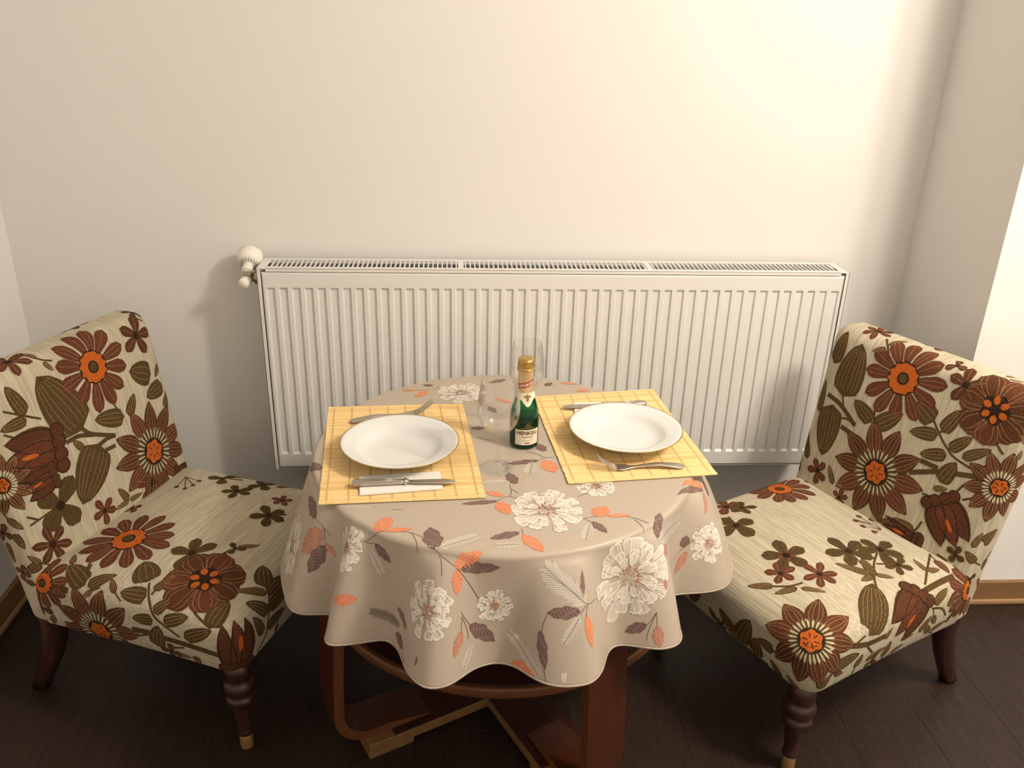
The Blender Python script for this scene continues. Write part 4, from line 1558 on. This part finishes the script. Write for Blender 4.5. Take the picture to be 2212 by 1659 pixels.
def left_motifs(fb):
    random.seed(11)
    stems(fb, ZA, [[(310, 385), (260, 382), (215, 372)], [(640, 590), (690, 660), (740, 720)], [(15, 690), (130, 712), (245, 732)], [(400, 1090), (385, 1170), (360, 1250)], [(180, 1370), (260, 1315), (350, 1250)], [(365, 1300), (355, 1380), (330, 1450)], [(550, 1570), (525, 1620), (520, 1660)], [(900, 470), (985, 520), (1070, 590)], [(840, 228), (880, 232)], [(800, 130), (850, 150)], [(160, 1320), (230, 1335)], [(965, 480), (965, 510)], [(1370, 1090), (1450, 1100)], [(1440, 1165), (1530, 1135)], [(1640, 1305), (1710, 1305)], [(100, 850), (20, 830)]])
    stems(fb, ZA, [[(490, 790), (550, 822), (690, 830)], [(395, 875), (470, 835), (560, 828)], [(590, 890), (640, 850), (690, 830)], [(630, 920), (690, 890)], [(230, 1605), (400, 1560), (480, 1490), (560, 1430)]], 0.005)
    stems(fb, ZB, [[(1570, 600), (1580, 760), (1560, 880), (1510, 980), (1450, 1080)], [(880, 570), (880, 680), (910, 770), (980, 830), (1060, 890)], [(1140, 690), (1150, 750), (1240, 840)], [(930, 1005), (1000, 950), (1085, 950)], [(1290, 410), (1350, 380)], [(1150, 425), (1175, 465)], [(540, 460), (510, 520), (500, 580)], [(890, 640), (910, 620)], [(300, 480), (310, 560), (400, 610)], [(690, 860), (780, 880), (890, 870)]], 0.0026)
    stems(fb, ZB, [[(970, 895), (1120, 940), (1310, 1000)], [(780, 840), (890, 865)], [(300, 560), (400, 620)]], 0.007)
    fb.pod(ZA(490, 800), ZA(215, 480), .78)
    fb.pod(ZA(590, 880), ZA(495, 1245), .75)
    leaves(fb, ZA, [(155, 705, 25, 540, .55), (158, 735, 0, 810, .5), (740, 720, 565, 740, .6), (770, 715, 800, 580, .6), (900, 465, 770, 450, .95), (965, 525, 875, 605, .75), (220, 375, 90, 345, .3), (255, 395, 318, 445, .5), (970, 480, 910, 390, .6), (1020, 540, 1000, 450, .5), (1065, 600, 1050, 475, .3), (985, 665, 1030, 570, .6), (1070, 710, 1060, 600, .3), (1090, 760, 1075, 720, .4), (770, 1215, 705, 1150, .5), (775, 1218, 890, 1190, .35), (770, 1220, 690, 1275, .35), (1650, 1140, 1740, 1130, .5), (1300, 1040, 1390, 1055, .3), (1380, 1080, 1500, 1085, .25)])
    leaves(fb, ZB, [(500, 585, 420, 460, .85), (515, 590, 695, 515, .5), (870, 565, 850, 445, 1.0), (862, 650, 708, 625, .7), (905, 745, 1015, 660, .6), (900, 790, 778, 775, .6), (962, 800, 1110, 765, .55), (930, 940, 930, 820, .75), (1085, 895, 1245, 850, .5), (1235, 835, 1360, 670, .72), (1555, 595, 1540, 468, .85), (1572, 632, 1372, 612, .32), (1575, 640, 1675, 525, .55), (1578, 745, 1440, 675, .55), (1578, 722, 1690, 605, .5), (1570, 835, 1675, 715, .5), (1545, 870, 1485, 770, .5), (905, 620, 1040, 520, .5), (870, 970, 930, 985, .5), (1060, 990, 1130, 1010, .5), (1250, 1085, 1300, 1075, .6), (1310, 1110, 1360, 1125, .5), (80, 280, 150, 370, .6), (40, 330, 90, 450, .35), (380, 800, 470, 830, .4)])
    leaves(fb, ZB, [(1150, 1000, 1130, 1075, .9)], key='y_brown')
    fb.daisy(ZA(555, 422), ZA(768, 400), 12, 0.2)
    fb.daisy(ZA(770, 1448), ZA(1068, 1400), 13, 0.1)
    fb.daisy(ZB(250, 570), ZB(110, 440), 11, 0.3)
    fb.aster(ZA(918, 925), ZA(690, 960), 11, 0.15)
    fb.aster(ZB(595, 850), ZB(780, 790), 10, 0.2)
    fb.aster(ZA(5, 1130), ZA(165, 1250), 10, 0.2)
    fb.rose(ZB(1205, 550), ZB(1462, 505), 7, 0.4)
    fb.rose(ZA(955, 270), ZA(885, 120), 7, 0.2)
    fb.bud(ZA(370, 900), ZA(20, 1010), .85)
    fb.bud(ZA(330, 1060), ZA(140, 1180), .8)
    fb.bud(ZB(1400, 1070), ZB(1370, 750), .62)
    fb.bud(ZA(1050, 1060), ZA(1240, 1045), .5)
    for z, c, r, n, key in ((ZA, (810, 235), (700, 190), 5, 'y_brown'), (ZA, (360, 1250), (480, 1350), 4, 'y_olive'), (ZA, (315, 1480), (425, 1435), 6, 'y_brown'), (ZA, (625, 1280), (555, 1320), 5, 'y_rust'), (ZA, (1415, 1165), (1325, 1190), 5, 'y_olive'), (ZA, (1330, 1090), (1230, 1095), 3, 'y_olive'), (ZA, (1570, 1130), (1480, 1125), 4, 'y_olive'), (ZA, (1605, 1310), (1495, 1290), 5, 'y_olive'), (ZA, (1685, 1220), (1735, 1200), 5, 'y_rust'), (ZA, (790, 100), (725, 110), 3, 'y_olive'), (ZA, (45, 395), (200, 395), 6, 'y_rust'), (ZB, (1130, 395), (985, 455), 5, 'y_olive'), (ZB, (1385, 370), (1440, 390), 3, 'y_olive'), (ZA, (910, 1110), (1010, 1080), 5, 'y_rust'), (ZA, (790, 1270), (740, 1300), 4, 'y_rust')):
        fb.bloom(z(*c), z(*r), n, random.uniform(0, 1), key)
    leaves(fb, ZB, [(1400, 360, 1530, 350, .3)])
    fb.fill([(20, 1150), (130, 1160), (180, 1230), (320, 1270), (520, 1340), (630, 1220), (640, 1330), (510, 1465), (70, 1335)], 420, 0.013)
    fb.fill([(0, 800), (300, 720), (350, 740), (410, 1000), (60, 1220), (0, 1150)], 260, 0.020, (0.03, 0.045))
    for q in ((1055, 1140), (1105, 1150), (1155, 1130), (1190, 1105)):
        h = fb.start(ZA(*q))
        if h:
            fb.disc(h[0], h[1], 0.006, 4, 'y_rust')
            fb.stem([ZA(*q), ZA(1110, 1080)], 0.0012)


def right_motifs(fb):
    random.seed(23)
    stems(fb, ZC, [[(1090, 500), (1095, 560)], [(1060, 640), (1120, 645), (1165, 690)], [(1315, 520), (1290, 590), (1285, 660)], [(1655, 655), (1690, 740), (1740, 830), (1790, 890), (1950, 990)], [(1800, 1090), (1860, 1045), (1975, 1030)], [(1580, 1105), (1680, 1140)], [(1830, 1145), (1920, 1130), (1990, 1105)], [(1362, 150), (1370, 200), (1375, 245)], [(2035, 780), (2060, 830), (2085, 865)], [(1690, 730), (1720, 710)], [(1880, 460), (1930, 490)], [(1030, 220), (1040, 300)], [(1170, 1270), (1280, 1300)], [(1470, 1360), (1530, 1340), (1580, 1280)], [(1530, 1330), (1540, 1400)], [(410, 1200), (440, 1195)], [(380, 1250), (430, 1300)]], 0.0026)
    stems(fb, ZC, [[(1000, 490), (1080, 560), (1165, 685)], [(1500, 975), (1700, 970), (1830, 990), (1990, 1010)], [(1080, 690), (1150, 740)], [(1570, 900), (1680, 950)]], 0.006)
    stems(fb, ZD, [[(1080, 395), (1140, 450), (1210, 515)], [(1240, 390), (1220, 460), (1225, 560), (1255, 650)], [(1235, 458), (1330, 460)], [(1550, 400), (1535, 480), (1520, 580)], [(1590, 400), (1650, 440), (1640, 500), (1600, 560)], [(690, 450), (710, 480)], [(620, 590), (720, 590), (800, 570)], [(1110, 935), (1170, 880)], [(430, 905), (520, 990), (600, 1050)], [(870, 1100), (890, 1190)], [(960, 1060), (975, 1100), (940, 1150)], [(1560, 720), (1620, 720), (1640, 760)], [(1170, 930), (1210, 980)]], 0.0026)
    stems(fb, ZD, [[(1690, 530), (1600, 570), (1480, 640)], [(1080, 940), (1180, 930), (1290, 880)], [(1560, 380), (1545, 460)], [(1500, 1000), (1640, 800), (1700, 720)]], 0.0065)
    fb.pod(ZC(1090, 505), ZC(1215, 180), .68)
    fb.pod(ZC(1030, 555), ZC(960, 870), .62)
    fb.pod(ZD(1190, 880), ZD(1085, 540), .62)
    leaves(fb, ZC, [(1040, 300, 1130, 100, .5), (1375, 190, 1482, 122, .35), (1360, 212, 1275, 225, .5), (1270, 665, 1165, 525, .65), (1290, 690, 1465, 610, .65), (1655, 660, 1550, 540, .95), (1680, 745, 1505, 718, .55), (1705, 725, 1830, 590, .6), (1748, 835, 1895, 760, .55), (1735, 870, 1565, 858, .55), (1828, 885, 2015, 838, .42), (1690, 1035, 1795, 915, .75), (1935, 1000, 2070, 920, .6), (1650, 1072, 1740, 1080, .5), (1900, 1080, 1990, 1078, .55), (1950, 1400, 2045, 1330, .6), (1500, 1320, 1310, 1270, .4), (1530, 1330, 1400, 1255, .4), (940, 600, 990, 400, .3), (870, 890, 865, 710, .35), (820, 965, 825, 850, .35), (1030, 1050, 1005, 930, .4), (1050, 1050, 1090, 1060, .5), (850, 1030, 900, 1000, .8), (1890, 1440, 1960, 1350, .4), (2200, 740, 2212, 800, .5), (2100, 380, 2160, 375, .5), (2120, 400, 2212, 420, .3), (360, 1110, 520, 1090, .2), (2170, 900, 2200, 840, .5)])
    leaves(fb, ZD, [(1215, 525, 990, 455, .3), (1222, 530, 1145, 425, .5), (1228, 522, 1338, 540, .4), (1215, 530, 1145, 558, .5), (770, 600, 635, 635, .4), (790, 602, 938, 625, .3), (630, 590, 475, 590, .38), (430, 910, 310, 715, .5), (432, 905, 495, 790, .75), (428, 912, 315, 845, .35), (530, 995, 530, 895, .95), (1575, 695, 1650, 600, .5), (1650, 705, 1725, 615, .5), (975, 1080, 1135, 985, .5), (900, 1195, 965, 1105, .6), (1170, 1025, 1290, 945, .35), (1285, 900, 1330, 830, .5), (1530, 500, 1450, 430, .4), (1535, 500, 1605, 490, .6), (1480, 860, 1560, 760, .5), (1550, 850, 1640, 790, .4), (1380, 900, 1450, 870, .4), (1870, 350, 1945, 255, .5), (200, 740, 240, 770, .3)])
    leaves(fb, ZD, [(150, 690, 180, 760, .5), (140, 660, 200, 640, .5)], key='y_brown')
    fb.daisy(ZC(1465, 395), ZC(1745, 400), 12, 0.15)
    fb.daisy(ZC(700, 1080), ZC(925, 1105), 12, 0.1)
    fb.daisy(ZD(1775, 610), ZD(1790, 420), 11, 0.2)
    fb.rose(ZC(2035, 590), ZC(1790, 560), 7, 0.3)
    fb.aster(ZC(1295, 975), ZC(1575, 900), 10, 0.1)
    fb.aster(ZC(2060, 1070), ZC(2110, 850), 10, 0.2)
    fb.aster(ZD(850, 910), ZD(1112, 830), 9, 0.3)
    fb.bud(ZC(1690, 1130), ZC(1790, 1440), .85)
    fb.bud(ZD(1490, 620), ZD(1350, 910), .8)
    fb.bud(ZC(1560, 1410), ZC(1270, 1310), .3)
    for z, c, r, n, key in ((ZC, (1310, 105), (1415, 115), 6, 'y_rust'), (ZC, (1855, 435), (1740, 500), 5, 'y_brown'), (ZC, (465, 1195), (555, 1215), 5, 'y_olive'), (ZC, (370, 1190), (400, 1240), 5, 'y_rust'), (ZC, (430, 1305), (430, 1395), 4, 'y_olive'), (ZC, (740, 1490), (910, 1505), 5, 'y_olive'), (ZC, (740, 1490), (800, 1500), 5, 'y_rust'), (ZD, (672, 515), (575, 520), 5, 'y_rust'), (ZD, (900, 520), (1000, 510), 6, 'y_rust'), (ZD, (1070, 385), (918, 350), 5, 'y_olive'), (ZD, (1255, 375), (1120, 315), 5, 'y_olive'), (ZD, (1360, 465), (1438, 520), 5, 'y_olive'), (ZC, (935, 965), (950, 1050), 5, 'y_rust'), (ZC, (1070, 1130), (1020, 1100), 5, 'y_rust')):
        fb.bloom(z(*c), z(*r), n, random.uniform(0, 1), key)
    fb.fill([(1740, 1495), (1890, 1370), (2000, 1280), (2070, 1160), (2150, 1180), (2100, 1330)], 420, 0.013)
    fb.fill([(1480, 1310), (1560, 1290), (1660, 1390), (1740, 1490), (1700, 1480)], 160, 0.014)
    fb.fill([(1830, 720), (2212, 830), (2212, 1010), (2110, 1200), (2060, 1220), (1730, 1010)], 260, 0.020, (0.03, 0.045))
    for q in ((1170, 1275), (1190, 1250), (1215, 1310), (1265, 1270), (1285, 1345)):
        h = fb.start(ZC(*q))
        if h:
            fb.disc(h[0], h[1], 0.007, 4, 'y_rust')
            fb.stem([ZC(*q), ZC(1330, 1330)], 0.001)


chair('slipper_chair', (-0.6625, -0.537), math.radians(-21.3), 'flower-patterned slipper chair by the left wall, facing right', left_motifs)
chair('slipper_chair', (0.3536, -0.650), math.radians(207.0), 'flower-patterned slipper chair beside the wall pier, facing left', right_motifs)
